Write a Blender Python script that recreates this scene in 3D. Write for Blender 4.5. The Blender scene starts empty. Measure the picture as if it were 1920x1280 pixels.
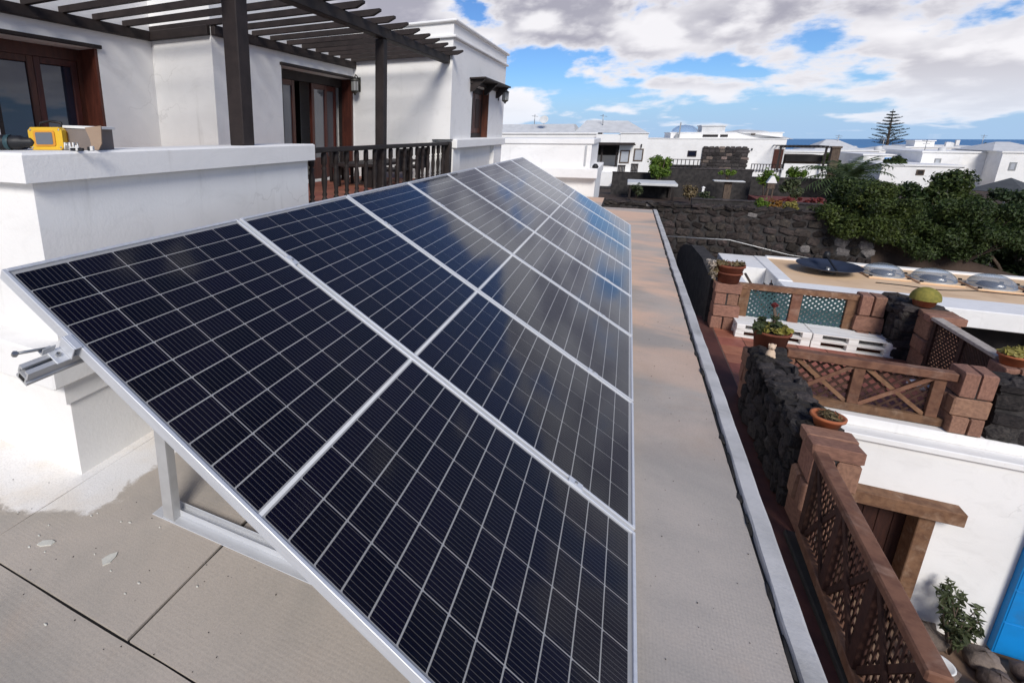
import bpy, math, random
import numpy as np
from mathutils import Vector, Matrix
R = math.radians
random.seed(7)
rng = np.random.default_rng(11)

# ------------------------------------------------------------------ camera, light, sky
sc = bpy.context.scene
col = sc.collection
cam_d = bpy.data.cameras.new('camera')
cam = bpy.data.objects.new('camera', cam_d)
col.objects.link(cam)
cam.location = (1.626, -0.816, 1.507)
cam.rotation_euler = (R(90 - 14.406), 0, R(26.044))
cam_d.sensor_fit = 'HORIZONTAL'
cam_d.sensor_width = 36
cam_d.lens = 36 * 954.59 / 1920
cam_d.shift_x = 261.07 / 1920
cam_d.shift_y = -143.23 / 1920
cam_d.clip_start = 0.02
cam_d.clip_end = 80000
sc.camera = cam

SUN = Vector((0.506, -1.30, 1.0)).normalized()
SUN_EL = math.asin(SUN.z)
SUN_AZ = math.atan2(SUN.x, SUN.y)
sd = bpy.data.lights.new('sun', 'SUN')
sd.energy = 1.8
sd.angle = R(20)
sd.color = (1.0, 0.955, 0.89)
so = bpy.data.objects.new('sun', sd)
so.rotation_euler = SUN.to_track_quat('Z', 'Y').to_euler()
so.location = (5, -12, 10)
col.objects.link(so)

world = bpy.data.worlds.new('World')
sc.world = world
world.use_nodes = True
sc.view_settings.view_transform = 'Standard'
sc.view_settings.look = 'None'
sc.view_settings.exposure = 0.90
sc.view_settings.gamma = 1.0
sc.view_settings.use_curve_mapping = False


class G:
    """small node-tree helper"""
    def __init__(s, nt):
        s.nt = nt
        s.n = nt.nodes
        s.l = nt.links

    def node(s, t, **k):
        n = s.n.new(t)
        ins = k.pop('i', {})
        for a, b in k.items():
            setattr(n, a, b)
        for a, b in ins.items():
            s.put(n.inputs[a], b)
        return n

    def put(s, sock, v):
        if isinstance(v, bpy.types.NodeSocket):
            s.l.new(v, sock)
        else:
            sock.default_value = v

    def math(s, op, a, b=0.0, c=None, clamp=False):
        n = s.node('ShaderNodeMath', operation=op, use_clamp=clamp)
        s.put(n.inputs[0], a)
        s.put(n.inputs[1], b)
        if c is not None:
            s.put(n.inputs[2], c)
        return n.outputs[0]

    def vmath(s, op, a, b=(0, 0, 0)):
        n = s.node('ShaderNodeVectorMath', operation=op)
        s.put(n.inputs[0], a)
        s.put(n.inputs[1], b)
        return n.outputs[0]

    def noise(s, vec, scale, detail=4.0, rough=0.55, dist=0.0):
        n = s.node('ShaderNodeTexNoise', i={'Scale': scale, 'Detail': detail, 'Roughness': rough, 'Distortion': dist})
        s.put(n.inputs['Vector'], vec)
        return n.outputs[0]

    def ss(s, v, a, b, lo=0.0, hi=1.0):
        n = s.node('ShaderNodeMapRange', interpolation_type='SMOOTHSTEP')
        s.put(n.inputs[0], v)
        n.inputs[1].default_value = a
        n.inputs[2].default_value = b
        n.inputs[3].default_value = lo
        n.inputs[4].default_value = hi
        return n.outputs[0]

    def mix(s, f, a, b):
        n = s.node('ShaderNodeMix', data_type='RGBA')
        s.put(n.inputs[0], f)
        s.put(n.inputs[6], a if isinstance(a, bpy.types.NodeSocket) else c4(a))
        s.put(n.inputs[7], b if isinstance(b, bpy.types.NodeSocket) else c4(b))
        return n.outputs[2]


def c4(c):
    return (c[0], c[1], c[2], 1.0)


def build_world():
    g = G(world.node_tree)
    g.n.clear()
    out = g.node('ShaderNodeOutputWorld')
    sky = g.node('ShaderNodeTexSky', sky_type='NISHITA', sun_disc=False, sun_elevation=SUN_EL,
                 sun_rotation=SUN_AZ, altitude=200, air_density=1.0, dust_density=0.15, ozone_density=1.3)
    tc = g.node('ShaderNodeTexCoord')
    d = tc.outputs['Generated']
    sep = g.node('ShaderNodeSeparateXYZ')
    g.put(sep.inputs[0], d)
    z = sep.outputs[2]
    # clouds: noise on the view direction, flattened towards the horizon
    warp = g.math('POWER', g.math('MAXIMUM', z, 0.0), 0.62)
    v = g.node('ShaderNodeCombineXYZ')
    g.put(v.inputs[0], g.math('MULTIPLY', sep.outputs[0], 3.2))
    g.put(v.inputs[1], g.math('MULTIPLY', sep.outputs[1], 3.2))
    g.put(v.inputs[2], g.math('MULTIPLY', warp, 5.2))
    vec = g.vmath('ADD', v.outputs[0], CLOUD_OFF)
    n1 = g.noise(vec, 1.75, 9.0, 0.53, 0.10)
    vec2 = g.vmath('ADD', vec, (0.05, -0.12, 0.26))
    n2 = g.noise(vec2, 1.75, 4.0, 0.42, 0.12)
    # cover falls off above a band of cloud lying in front of the camera
    cover = g.ss(z, 0.31, 0.42, 0.0, 0.16)
    low = g.ss(z, 0.030, 0.062, 0.10, 0.0)
    gap = g.math('MULTIPLY', g.ss(z, 0.085, 0.112), g.ss(z, 0.125, 0.155, 1.0, 0.0))
    bank = g.math('MULTIPLY', g.ss(z, 0.12, 0.18), g.ss(z, 0.27, 0.36, 1.0, 0.0))
    thr = g.math('ADD', g.math('ADD', cover, low), g.math('MULTIPLY', gap, 0.045))
    thr = g.math('ADD', g.math('SUBTRACT', thr, g.math('MULTIPLY', bank, 0.055)), 0.036)
    a = g.math('SUBTRACT', n1, thr)
    dens = g.ss(a, 0.395, 0.475)
    thick = g.ss(a, 0.40, 0.56)
    lit = g.ss(g.math('SUBTRACT', n1, n2), -0.02, 0.15)
    shade = g.math('MULTIPLY', thick, g.math('SUBTRACT', 1.0, g.math('MULTIPLY', lit, 0.85)))
    shade = g.math('MULTIPLY', shade, g.ss(z, 0.03, 0.16, 0.45, 1.0))
    ccol = g.mix(shade, (0.97, 0.955, 0.985), (0.40, 0.395, 0.47))
    ccol = g.mix(g.ss(z, 0.0, 0.10, 0.42, 0.0), ccol, (0.60, 0.73, 0.92))
    sat = g.node('ShaderNodeHueSaturation', i={'Saturation': 1.0, 'Value': 1.0})
    g.put(sat.inputs['Color'], sky.outputs[0])
    tint = g.node('ShaderNodeMix', data_type='RGBA', blend_type='MULTIPLY', i={0: 1.0})
    g.put(tint.inputs[6], sat.outputs[0])
    g.put(tint.inputs[7], g.mix(g.ss(z, 0.0, 0.22), (0.50, 0.78, 1.22), (0.50, 0.76, 1.16)))
    b1 = g.node('ShaderNodeBackground', i={'Strength': 0.052})
    g.put(b1.inputs[0], g.mix(g.ss(z, 0.0, 0.11, 0.9, 0.0), tint.outputs[2], (4.1, 6.0, 8.8)))
    b2 = g.node('ShaderNodeBackground', i={'Strength': 0.56})
    g.put(b2.inputs[0], ccol)
    mx = g.node('ShaderNodeMixShader')
    g.put(mx.inputs[0], dens)
    g.l.new(b1.outputs[0], mx.inputs[1])
    g.l.new(b2.outputs[0], mx.inputs[2])
    g.l.new(mx.outputs[0], out.inputs[0])


CLOUD_OFF = (3.1, 7.7, 0.35)
build_world()

# ------------------------------------------------------------------ materials
MATS = {}


def principled(name, rough=0.6, metal=0.0, spec=0.5):
    m = bpy.data.materials.new(name)
    m.use_nodes = True
    g = G(m.node_tree)
    p = g.n['Principled BSDF']
    p.inputs['Roughness'].default_value = rough
    p.inputs['Metallic'].default_value = metal
    p.inputs['Specular IOR Level'].default_value = spec
    return m, g, p


def bump(g, p, h, strength=0.3, dist=0.01):
    b = g.node('ShaderNodeBump', i={'Strength': strength, 'Distance': dist})
    g.put(b.inputs['Height'], h)
    g.l.new(b.outputs[0], p.inputs['Normal'])


def objco(g):
    """object coordinates, shifted per object so that alike pieces do not repeat"""
    tc = g.node('ShaderNodeTexCoord')
    oi = g.node('ShaderNodeObjectInfo')
    sh = g.vmath('ADD', tc.outputs['Object'], (0, 0, 0))
    n = g.node('ShaderNodeVectorMath', operation='SCALE', i={0: (31.0, 17.0, 23.0)})
    g.put(n.inputs['Scale'], oi.outputs['Random'])
    return g.vmath('ADD', sh, n.outputs[0]), oi.outputs['Random'], tc.outputs['Object']


def mat(name, c1, c2=None, scale=3.0, rough=0.7, metal=0.0, spec=0.4, bs=40.0, bstr=0.25, bdist=0.004,
        var=0.0, stretch=(1, 1, 1), dirt=None, dscale=0.8, island=0.0, rot=None):
    if name in MATS:
        return MATS[name]
    m, g, p = principled(name, rough, metal, spec)
    v, rnd, raw = objco(g)
    v = g.vmath('MULTIPLY', v, stretch)
    c2 = c2 or tuple(x * 0.8 for x in c1)
    f = g.ss(g.noise(v, scale, 6.0, 0.6), 0.35, 0.68)
    cc = g.mix(f, c1, c2)
    if dirt:
        f2 = g.ss(g.noise(v, dscale, 7.0, 0.62, 0.4), 0.50, 0.78)
        cc = g.mix(g.math('MULTIPLY', f2, 0.8), cc, dirt)
    if var or island:
        h = g.node('ShaderNodeHueSaturation')
        if island:
            ge = g.node('ShaderNodeNewGeometry')
            rv = ge.outputs['Random Per Island']
            amt = island
        else:
            rv, amt = rnd, var
        g.put(h.inputs['Value'], g.math('ADD', g.math('MULTIPLY', rv, 2 * amt), 1.0 - amt))
        g.put(h.inputs['Hue'], g.math('ADD', g.math('MULTIPLY', g.math('FRACT', g.math('MULTIPLY', rv, 7.3)), amt * 0.10), 0.5 - amt * 0.05))
        g.put(h.inputs['Color'], cc)
        cc = h.outputs[0]
    g.put(p.inputs['Base Color'], cc)
    if bstr:
        bump(g, p, g.noise(v, bs, 5.0, 0.6), bstr, bdist)
    MATS[name] = m
    return m


def leafmat(name, c1, c2, island=0.5, trans=0.35, rough=0.5):
    if name in MATS:
        return MATS[name]
    m, g, p = principled(name, rough, 0, 0.35)
    ge = g.node('ShaderNodeNewGeometry')
    r = ge.outputs['Random Per Island']
    v, rnd, raw = objco(g)
    f = g.math('ADD', g.math('MULTIPLY', r, 0.6), g.math('MULTIPLY', g.ss(g.noise(v, 1.4, 3.0), 0.35, 0.65), 0.4))
    cc = g.mix(f, c1, c2)
    h = g.node('ShaderNodeHueSaturation')
    g.put(h.inputs['Value'], g.math('ADD', g.math('MULTIPLY', g.math('FRACT', g.math('MULTIPLY', r, 13.7)), island), 1 - island * 0.5))
    g.put(h.inputs['Color'], cc)
    g.put(p.inputs['Base Color'], h.outputs[0])
    t = g.node('ShaderNodeBsdfTranslucent')
    g.put(t.inputs[0], h.outputs[0])
    mx = g.node('ShaderNodeMixShader', i={0: trans})
    g.l.new(p.outputs[0], mx.inputs[1])
    g.l.new(t.outputs[0], mx.inputs[2])
    g.l.new(mx.outputs[0], g.n['Material Output'].inputs[0])
    MATS[name] = m
    return m


def make_stucco():
    m, g, p = principled('white_stucco', 0.85, 0, 0.25)
    tc = g.node('ShaderNodeTexCoord')
    v = tc.outputs['Object']
    f = g.ss(g.noise(v, 1.1, 6.0, 0.6, 0.3), 0.38, 0.72)
    cc = g.mix(f, (0.84, 0.825, 0.80), (0.77, 0.755, 0.73))
    # faint rain streaks and old stains
    st = g.noise(g.vmath('MULTIPLY', v, (7.0, 7.0, 0.55)), 1.0, 6.0, 0.65)
    cc = g.mix(g.ss(st, 0.58, 0.80, 0.0, 0.32), cc, (0.42, 0.40, 0.36))
    sp = g.noise(v, 9.0, 3.0, 0.5)
    tw = g.noise(g.vmath('MULTIPLY', v, (1.0, 1.0, 1.6)), 3.2, 5.0, 0.65, 1.2)
    cc = g.mix(g.ss(tw, 0.50, 0.72, 0.0, 0.20), cc, (0.56, 0.545, 0.52))
    wv = g.vmath('ADD', v, (0, 0, 0))
    vo = g.node('ShaderNodeTexVoronoi', feature='DISTANCE_TO_EDGE', i={'Scale': 0.55, 'Randomness': 1.0})
    nd = g.node('ShaderNodeTexNoise', i={'Scale': 3.0, 'Detail': 5.0})
    g.put(nd.inputs['Vector'], v)
    sc_ = g.node('ShaderNodeVectorMath', operation='SCALE', i={'Scale': 0.5})
    g.put(sc_.inputs[0], nd.outputs[1])
    g.put(vo.inputs['Vector'], g.vmath('ADD', v, sc_.outputs[0]))
    crack = g.math('MULTIPLY', g.ss(vo.outputs[0], 0.0, 0.0045, 1.0, 0.0), g.ss(g.noise(v, 0.8, 3.0), 0.56, 0.64))
    cc = g.mix(g.math('MULTIPLY', crack, 0.22), cc, (0.34, 0.32, 0.29))
    cc = g.mix(g.ss(sp, 0.74, 0.80, 0.0, 0.35), cc, (0.5, 0.46, 0.40))
    g.put(p.inputs['Base Color'], cc)
    hh = g.math('ADD', g.noise(v, 60.0, 4.0, 0.6), g.math('MULTIPLY', g.noise(v, 4.0, 3.0, 0.5), 1.2))
    bump(g, p, hh, 0.24, 0.005)
    return m


STUCCO = make_stucco()


def make_felt():
    """ribbed, paint-stained roofing felt"""
    m, g, p = principled('roofing_felt', 0.86, 0, 0.25)
    ge = g.node('ShaderNodeNewGeometry')
    v = ge.outputs['Position']
    sep = g.node('ShaderNodeSeparateXYZ')
    g.put(sep.inputs[0], v)
    x, y = sep.outputs[0], sep.outputs[1]
    base = g.mix(g.ss(g.noise(v, 0.9, 6.0, 0.62, 0.5), 0.35, 0.66), (0.49, 0.430, 0.370), (0.345, 0.317, 0.282))
    # salmon wash that came through, mostly on the far half
    far = g.ss(y, 0.9, 4.6, 0.0, 1.0)
    wash = g.ss(g.noise(g.vmath('MULTIPLY', v, (0.35, 0.75, 1.0)), 1.5, 5.0, 0.55, 0.6), 0.40, 0.60)
    base = g.mix(g.math('MULTIPLY', far, g.math('ADD', g.math('MULTIPLY', wash, 0.75), 0.1)), base, (0.80, 0.52, 0.355))
    base = g.mix(g.ss(g.noise(v, 1.7, 4.0, 0.6), 0.55, 0.75, 0.0, 0.25), base, (0.44, 0.30, 0.20))
    grey = g.ss(g.noise(g.vmath('MULTIPLY', v, (0.25, 1.0, 1.0)), 1.1, 4.0, 0.6, 0.8), 0.56, 0.66)
    base = g.mix(g.math('MULTIPLY', grey, 0.55), base, (0.46, 0.43, 0.405))
    # dark water stains near the kerb
    wet = g.ss(g.noise(g.vmath('MULTIPLY', v, (1.0, 2.3, 1.0)), 1.3, 7.0, 0.7, 1.2), 0.66, 0.72)
    base = g.mix(g.math('MULTIPLY', g.math('MULTIPLY', wet, far), 0.5), base, (0.12, 0.115, 0.10))
    # white limewash that ran out round the foot of the plinth
    qx = g.math('MAXIMUM', g.math('ADD', x, 0.45), 0.0)
    qy = g.math('MAXIMUM', g.math('SUBTRACT', 0.41, y), 0.0)
    dist = g.math('SQRT', g.math('ADD', g.math('MULTIPLY', qx, qx), g.math('MULTIPLY', qy, qy)))
    dist = g.math('ADD', dist, g.math('MULTIPLY', g.math('SUBTRACT', g.noise(v, 5.5, 6.0, 0.62, 0.8), 0.5), 0.30))
    spl = g.ss(dist, 0.245, 0.29, 1.0, 0.0)
    halo = g.ss(dist, 0.26, 0.40, 0.35, 0.0)
    base = g.mix(halo, base, (0.50, 0.44, 0.36))
    base = g.mix(spl, base, g.mix(g.ss(g.noise(v, 3.0, 4.0), 0.4, 0.7), (0.84, 0.82, 0.795), (0.78, 0.72, 0.64)))
    # grain
    fine = g.noise(v, 150.0, 3.0, 0.7)
    base = g.mix(g.ss(fine, 0.40, 0.72, 0.0, 0.22), base, (0.22, 0.205, 0.19))
    g.put(p.inputs['Base Color'], base)
    rib = g.math('ABSOLUTE', g.math('SUBTRACT', g.math('FRACT', g.math('MULTIPLY', g.math('ADD', x, g.math('MULTIPLY', g.noise(v, 3.0, 2.0), 0.004)), 95.0)), 0.5))
    rib2 = g.math('ABSOLUTE', g.math('SUBTRACT', g.math('FRACT', g.math('MULTIPLY', y, 62.0)), 0.5))
    nospl = g.math('SUBTRACT', 1.0, g.math('MULTIPLY', spl, 0.8))
    h = g.math('ADD', g.math('MULTIPLY', g.math('ADD', rib, g.math('MULTIPLY', rib2, 0.6)), g.math('MULTIPLY', nospl, g.ss(g.noise(v, 1.6, 4.0), 0.35, 0.65, 0.15, 0.8))), g.math('MULTIPLY', fine, 0.7))
    h = g.math('ADD', h, g.math('MULTIPLY', g.noise(v, 2.5, 4.0), 5.0))
    bump(g, p, h, 0.38, 0.003)
    return m


FELT = make_felt()


def make_cell():
    m, g, p = principled('silicon_cell', 0.5, 0, 0.06)
    tc = g.node('ShaderNodeTexCoord')
    sep = g.node('ShaderNodeSeparateXYZ')
    g.put(sep.inputs[0], tc.outputs['Object'])
    oi = g.node('ShaderNodeObjectInfo')
    fr = g.math('FRACT', g.math('MULTIPLY', g.math('ADD', sep.outputs[1], 0.0815), 10 / 0.163))
    bus = g.math('LESS_THAN', g.math('ABSOLUTE', g.math('SUBTRACT', fr, 0.5)), 0.042)
    tint = g.mix(oi.outputs['Random'], (0.0020, 0.0020, 0.0062), (0.0036, 0.0028, 0.0100))
    cc = g.mix(g.math('MULTIPLY', bus, 0.75), tint, (0.12, 0.112, 0.11))
    g.put(p.inputs['Base Color'], cc)
    return m


CELL = make_cell()


def make_panel_glass():
    m = bpy.data.materials.new('solar_glass')
    m.use_nodes = True
    g = G(m.node_tree)
    g.n.clear()
    out = g.node('ShaderNodeOutputMaterial')
    tr = g.node('ShaderNodeBsdfTransparent')
    gl = g.node('ShaderNodeBsdfGlossy', i={'Roughness': 0.065, 'Color': (0.92, 0.95, 1.0, 1)})
    v = g.node('ShaderNodeTexCoord').outputs['Object']
    b = g.node('ShaderNodeBump', i={'Strength': 0.06, 'Distance': 0.001})
    g.put(b.inputs['Height'], g.noise(v, 7.0, 2.0))
    g.l.new(b.outputs[0], gl.inputs['Normal'])
    fr = g.node('ShaderNodeFresnel', i={'IOR': 1.36})
    ge = g.node('ShaderNodeNewGeometry')
    f = g.math('MULTIPLY', g.math('MAXIMUM', g.math('SUBTRACT', fr.outputs[0], 0.020), 0.0025), g.math('SUBTRACT', 1.0, ge.outputs['Backfacing']))
    # thin dust film
    du = g.node('ShaderNodeBsdfDiffuse', i={'Color': (0.52, 0.50, 0.48, 1)})
    dn = g.ss(g.noise(v, 2.2, 5.0, 0.6), 0.35, 0.75, 0.000, 0.004)
    m0 = g.node('ShaderNodeMixShader')
    g.put(m0.inputs[0], dn)
    g.l.new(tr.outputs[0], m0.inputs[1])
    g.l.new(du.outputs[0], m0.inputs[2])
    mx = g.node('ShaderNodeMixShader')
    g.put(mx.inputs[0], f)
    g.l.new(m0.outputs[0], mx.inputs[1])
    g.l.new(gl.outputs[0], mx.inputs[2])
    g.l.new(mx.outputs[0], out.inputs[0])
    return m


PGLASS = make_panel_glass()


def make_window_glass(name='window_glass', tint=(0.01, 0.012, 0.02), alpha=0.35):
    m = bpy.data.materials.new(name)
    m.use_nodes = True
    g = G(m.node_tree)
    g.n.clear()
    out = g.node('ShaderNodeOutputMaterial')
    df = g.node('ShaderNodeBsdfDiffuse', i={'Color': c4(tint)})
    gl = g.node('ShaderNodeBsdfGlossy', i={'Roughness': 0.02, 'Color': (0.9, 0.93, 1.0, 1)})
    fr = g.node('ShaderNodeFresnel', i={'IOR': 1.55})
    mx = g.node('ShaderNodeMixShader')
    g.put(mx.inputs[0], g.math('ADD', fr.outputs[0], alpha, clamp=True))
    g.l.new(df.outputs[0], mx.inputs[1])
    g.l.new(gl.outputs[0], mx.inputs[2])
    g.l.new(mx.outputs[0], out.inputs[0])
    return m


WGLASS = make_window_glass('window_glass', (0.012, 0.015, 0.03), 0.03)
GREYGLASS = make_window_glass('curtained_glass', (0.13, 0.13, 0.135), 0.05)


def make_acrylic():
    m = bpy.data.materials.new('clear_acrylic')
    m.use_nodes = True
    g = G(m.node_tree)
    g.n.clear()
    out = g.node('ShaderNodeOutputMaterial')
    tr = g.node('ShaderNodeBsdfTransparent', i={'Color': (0.80, 0.88, 0.97, 1)})
    gl = g.node('ShaderNodeBsdfGlossy', i={'Roughness': 0.16})
    df = g.node('ShaderNodeBsdfDiffuse', i={'Color': (0.55, 0.60, 0.66, 1)})
    lw = g.node('ShaderNodeLayerWeight', i={'Blend': 0.25})
    m0 = g.node('ShaderNodeMixShader', i={0: 0.18})
    g.l.new(tr.outputs[0], m0.inputs[1])
    g.l.new(df.outputs[0], m0.inputs[2])
    mx = g.node('ShaderNodeMixShader')
    g.put(mx.inputs[0], g.math('MULTIPLY', lw.outputs[1], 0.7))
    g.l.new(m0.outputs[0], mx.inputs[1])
    g.l.new(gl.outputs[0], mx.inputs[2])
    g.l.new(mx.outputs[0], out.inputs[0])
    return m


ACRYLIC = make_acrylic()
ALU = mat('aluminium', (0.66, 0.67, 0.69), (0.60, 0.61, 0.63), 6, 0.42, 0.35, 0.5, 90, 0.04, stretch=(1, 12, 12))
ALU_DULL = mat('mill_aluminium', (0.52, 0.52, 0.52), (0.45, 0.45, 0.45), 9, 0.48, 0.35, 0.5, 80, 0.06)
STEEL = mat('zinc_steel', (0.45, 0.45, 0.44), (0.33, 0.33, 0.33), 20, 0.4, 0.8, 0.5, 90, 0.05)
BACKSHEET = mat('backsheet', (0.34, 0.335, 0.33), (0.30, 0.295, 0.29), 4, 0.5, bstr=0)
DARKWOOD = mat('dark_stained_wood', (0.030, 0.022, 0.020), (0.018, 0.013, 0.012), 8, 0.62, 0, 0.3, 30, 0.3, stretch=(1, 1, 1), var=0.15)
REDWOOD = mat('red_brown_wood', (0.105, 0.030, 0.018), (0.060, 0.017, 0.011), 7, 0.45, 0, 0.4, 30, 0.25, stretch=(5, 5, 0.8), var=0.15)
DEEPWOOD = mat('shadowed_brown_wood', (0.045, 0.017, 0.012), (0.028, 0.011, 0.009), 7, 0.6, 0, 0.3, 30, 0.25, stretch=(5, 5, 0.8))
WOOD = mat('weathered_fence_wood', (0.205, 0.105, 0.062), (0.120, 0.058, 0.036), 9, 0.75, 0, 0.25, 45, 0.45, stretch=(1, 1, 1), var=0.18, dirt=(0.34, 0.225, 0.16), dscale=4.5)
LATTICE = mat('shaded_lattice_wood', (0.062, 0.030, 0.021), (0.036, 0.018, 0.014), 14, 0.75, 0, 0.25, 45, 0.3, var=0.2)  # shade of the fence side away from the sun put into the colour
GREYWOOD = mat('bleached_wood', (0.46, 0.40, 0.35), (0.34, 0.29, 0.25), 14, 0.8, 0, 0.2, 60, 0.4, var=0.1)
TEAL = mat('teal_plastic', (0.036, 0.085, 0.092), (0.028, 0.065, 0.072), 6, 0.5, bstr=0, var=0.1)
BLOCK = mat('red_stone_block', (0.315, 0.172, 0.118), (0.215, 0.115, 0.082), 7, 0.9, 0, 0.2, 50, 0.6, 0.008, var=0.14, dirt=(0.22, 0.12, 0.09), dscale=4.0)
LAVA = mat('lava_stone', (0.060, 0.052, 0.049), (0.024, 0.022, 0.023), 9, 0.95, 0, 0.2, 35, 0.9, 0.015, var=0.45, dirt=(0.125, 0.105, 0.095), dscale=2.2)
LAVAMORTAR = mat('lava_mortar', (0.055, 0.050, 0.048), (0.030, 0.028, 0.028), 6, 0.95, 0, 0.2, 30, 0.8, 0.015)
PALELAVA = mat('pale_stone', (0.21, 0.19, 0.18), (0.11, 0.10, 0.098), 6, 0.95, 0, 0.2, 30, 0.6, 0.01)
TILE = mat('terracotta_tile', (0.36, 0.135, 0.085), (0.27, 0.095, 0.06), 5, 0.6, 0, 0.35, 60, 0.15, var=0.16, dirt=(0.20, 0.08, 0.06), dscale=1.5)
MAROON = mat('shaded_walkway_floor', (0.095, 0.035, 0.028), (0.055, 0.022, 0.020), 2.5, 0.7, 0, 0.3, 40, 0.3, dirt=(0.13, 0.065, 0.048), dscale=1.2)  # red floor darkened in colour for the shadow lying on the walkway
LAVABROWN = mat('brown_lava_stone', (0.060, 0.048, 0.042), (0.026, 0.022, 0.021), 5, 0.95, 0, 0.2, 18, 0.9, 0.03, var=0.5, dirt=(0.10, 0.078, 0.066), dscale=1.6)
GROUT = mat('tile_grout', (0.22, 0.15, 0.12), (0.17, 0.11, 0.09), 5, 0.9)
POT = mat('terracotta_pot', (0.42, 0.135, 0.055), (0.31, 0.095, 0.045), 4, 0.75, 0, 0.25, 60, 0.2, dirt=(0.46, 0.28, 0.19), dscale=2.0)
POTDARK = mat('old_terracotta', (0.22, 0.070, 0.038), (0.13, 0.042, 0.026), 4, 0.8, 0, 0.2, 60, 0.25, dirt=(0.10, 0.04, 0.03), dscale=2.0)
SOIL = mat('dry_soil', (0.075, 0.052, 0.038), (0.04, 0.03, 0.022), 20, 0.95, bs=60, bstr=0.8)
FLAKE = mat('old_paint_chip', (0.62, 0.61, 0.55), (0.52, 0.51, 0.46), 20, 0.85)
KERB = mat('kerb_cement', (0.53, 0.515, 0.50), (0.42, 0.41, 0.395), 4, 0.9, 0, 0.2, 70, 0.45, 0.004, dirt=(0.20, 0.19, 0.17), dscale=3.0)
BITUMEN = mat('black_bitumen', (0.030, 0.027, 0.024), (0.02, 0.018, 0.016), 9, 0.8, bs=50, bstr=0.4)
PATIO = mat('patio_ground', (0.30, 0.20, 0.13), (0.20, 0.13, 0.09), 1.2, 0.9, 0, 0.2, 25, 0.5, 0.01, dirt=(0.10, 0.075, 0.06), dscale=0.7)
EARTH = mat('garden_earth', (0.085, 0.058, 0.045), (0.045, 0.034, 0.029), 0.8, 0.95, 0, 0.2, 12, 0.8, 0.03, dirt=(0.13, 0.085, 0.06), dscale=0.25)
PALLET = mat('white_painted_boards', (0.84, 0.83, 0.81), (0.76, 0.75, 0.72), 6, 0.7, 0, 0.3, 50, 0.3, stretch=(0.6, 6, 6), var=0.05, dirt=(0.42, 0.36, 0.30), dscale=3.0)
ORANGE = mat('ochre_roof_paint', (0.78, 0.56, 0.36), (0.72, 0.50, 0.31), 1.2, 0.85, 0, 0.25, 60, 0.25, dirt=(0.50, 0.33, 0.21), dscale=0.9)
BLUE = mat('blue_paint', (0.004, 0.235, 0.62), (0.006, 0.19, 0.50), 2, 0.6, 0, 0.3, 30, 0.2, dirt=(0.03, 0.16, 0.36), dscale=2.0)
DISHM = mat('dark_dish_metal', (0.035, 0.045, 0.075), (0.028, 0.035, 0.055), 3, 0.45, 0.0, 0.5, 60, 0.1)
BLACK = mat('black_plastic', (0.016, 0.016, 0.018), (0.010, 0.010, 0.011), 5, 0.5, 0, 0.4, 50, 0.1)
YELLOW = mat('yellow_plastic', (0.72, 0.44, 0.025), (0.64, 0.37, 0.02), 6, 0.45, 0, 0.45, 50, 0.05)
CARD = mat('brown_cardboard', (0.33, 0.235, 0.165), (0.28, 0.195, 0.135), 5, 0.85, bs=60, bstr=0.1)
GREYCARD = mat('grey_cardboard', (0.21, 0.175, 0.155), (0.18, 0.15, 0.135), 5, 0.85, bs=60, bstr=0.1)
PAPER = mat('white_paper', (0.76, 0.75, 0.72), (0.70, 0.69, 0.66), 5, 0.85, bs=40, bstr=0.1)
LAMPMETAL = mat('verdigris_metal', (0.105, 0.100, 0.085), (0.06, 0.058, 0.05), 9, 0.55, 0.6, 0.5)
LAMPGLASS = mat('frosted_lamp_glass', (0.42, 0.42, 0.40), (0.36, 0.36, 0.35), 4, 0.3, bstr=0)
CREAM = mat('cream_stoneware', (0.66, 0.50, 0.36), (0.52, 0.38, 0.27), 12, 0.7, bs=40, bstr=0.3)
SEA = mat('sea_surface', (0.085, 0.23, 0.43), (0.08, 0.21, 0.40), 0.002, 0.7, 0, 0.15, 0.05, 0.2, 0.3)
HILL = mat('coastal_scrub', (0.12, 0.10, 0.07), (0.075, 0.07, 0.05), 0.05, 0.95, bs=1, bstr=0.5, bdist=0.2, dirt=(0.045, 0.055, 0.03), dscale=0.09)
PALEROOF = mat('pale_roof_tiles', (0.62, 0.62, 0.61), (0.54, 0.54, 0.53), 2, 0.9, bs=6, bstr=0.4, bdist=0.03)
ROCKM = mat('garden_rock', (0.22, 0.17, 0.145), (0.11, 0.085, 0.075), 5, 0.95, 0, 0.2, 30, 0.8, 0.015, var=0.3)
BARK = mat('bark', (0.13, 0.095, 0.07), (0.07, 0.05, 0.038), 9, 0.95, bs=30, bstr=0.8, stretch=(3, 3, 0.6))
SHUTTER = mat('grey_blue_shutter', (0.40, 0.42, 0.45), (0.36, 0.38, 0.41), 4, 0.6, bs=40, bstr=0.1)
DARKOPEN = mat('dark_interior', (0.022, 0.018, 0.017), (0.014, 0.012, 0.012), 3, 0.85, bstr=0)  # near-black colour stands in for shade inside rooms, openings and the porch
REDPATH = mat('red_gravel_paint', (0.17, 0.050, 0.040), (0.12, 0.036, 0.030), 3, 0.9, bs=20, bstr=0.4)
L_TREE = leafmat('evergreen_leaf', (0.016, 0.034, 0.010), (0.075, 0.105, 0.028), 0.9)
L_TREE2 = leafmat('mid_green_leaf', (0.018, 0.036, 0.010), (0.105, 0.135, 0.030), 1.0)
L_TREE3 = leafmat('deep_green_leaf', (0.018, 0.036, 0.014), (0.062, 0.090, 0.032), 0.9)
L_BUSH = leafmat('bright_leaf', (0.075, 0.145, 0.018), (0.16, 0.23, 0.032), 0.6)
L_PALM = leafmat('palm_leaf', (0.045, 0.075, 0.028), (0.105, 0.140, 0.055), 0.6)
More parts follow.
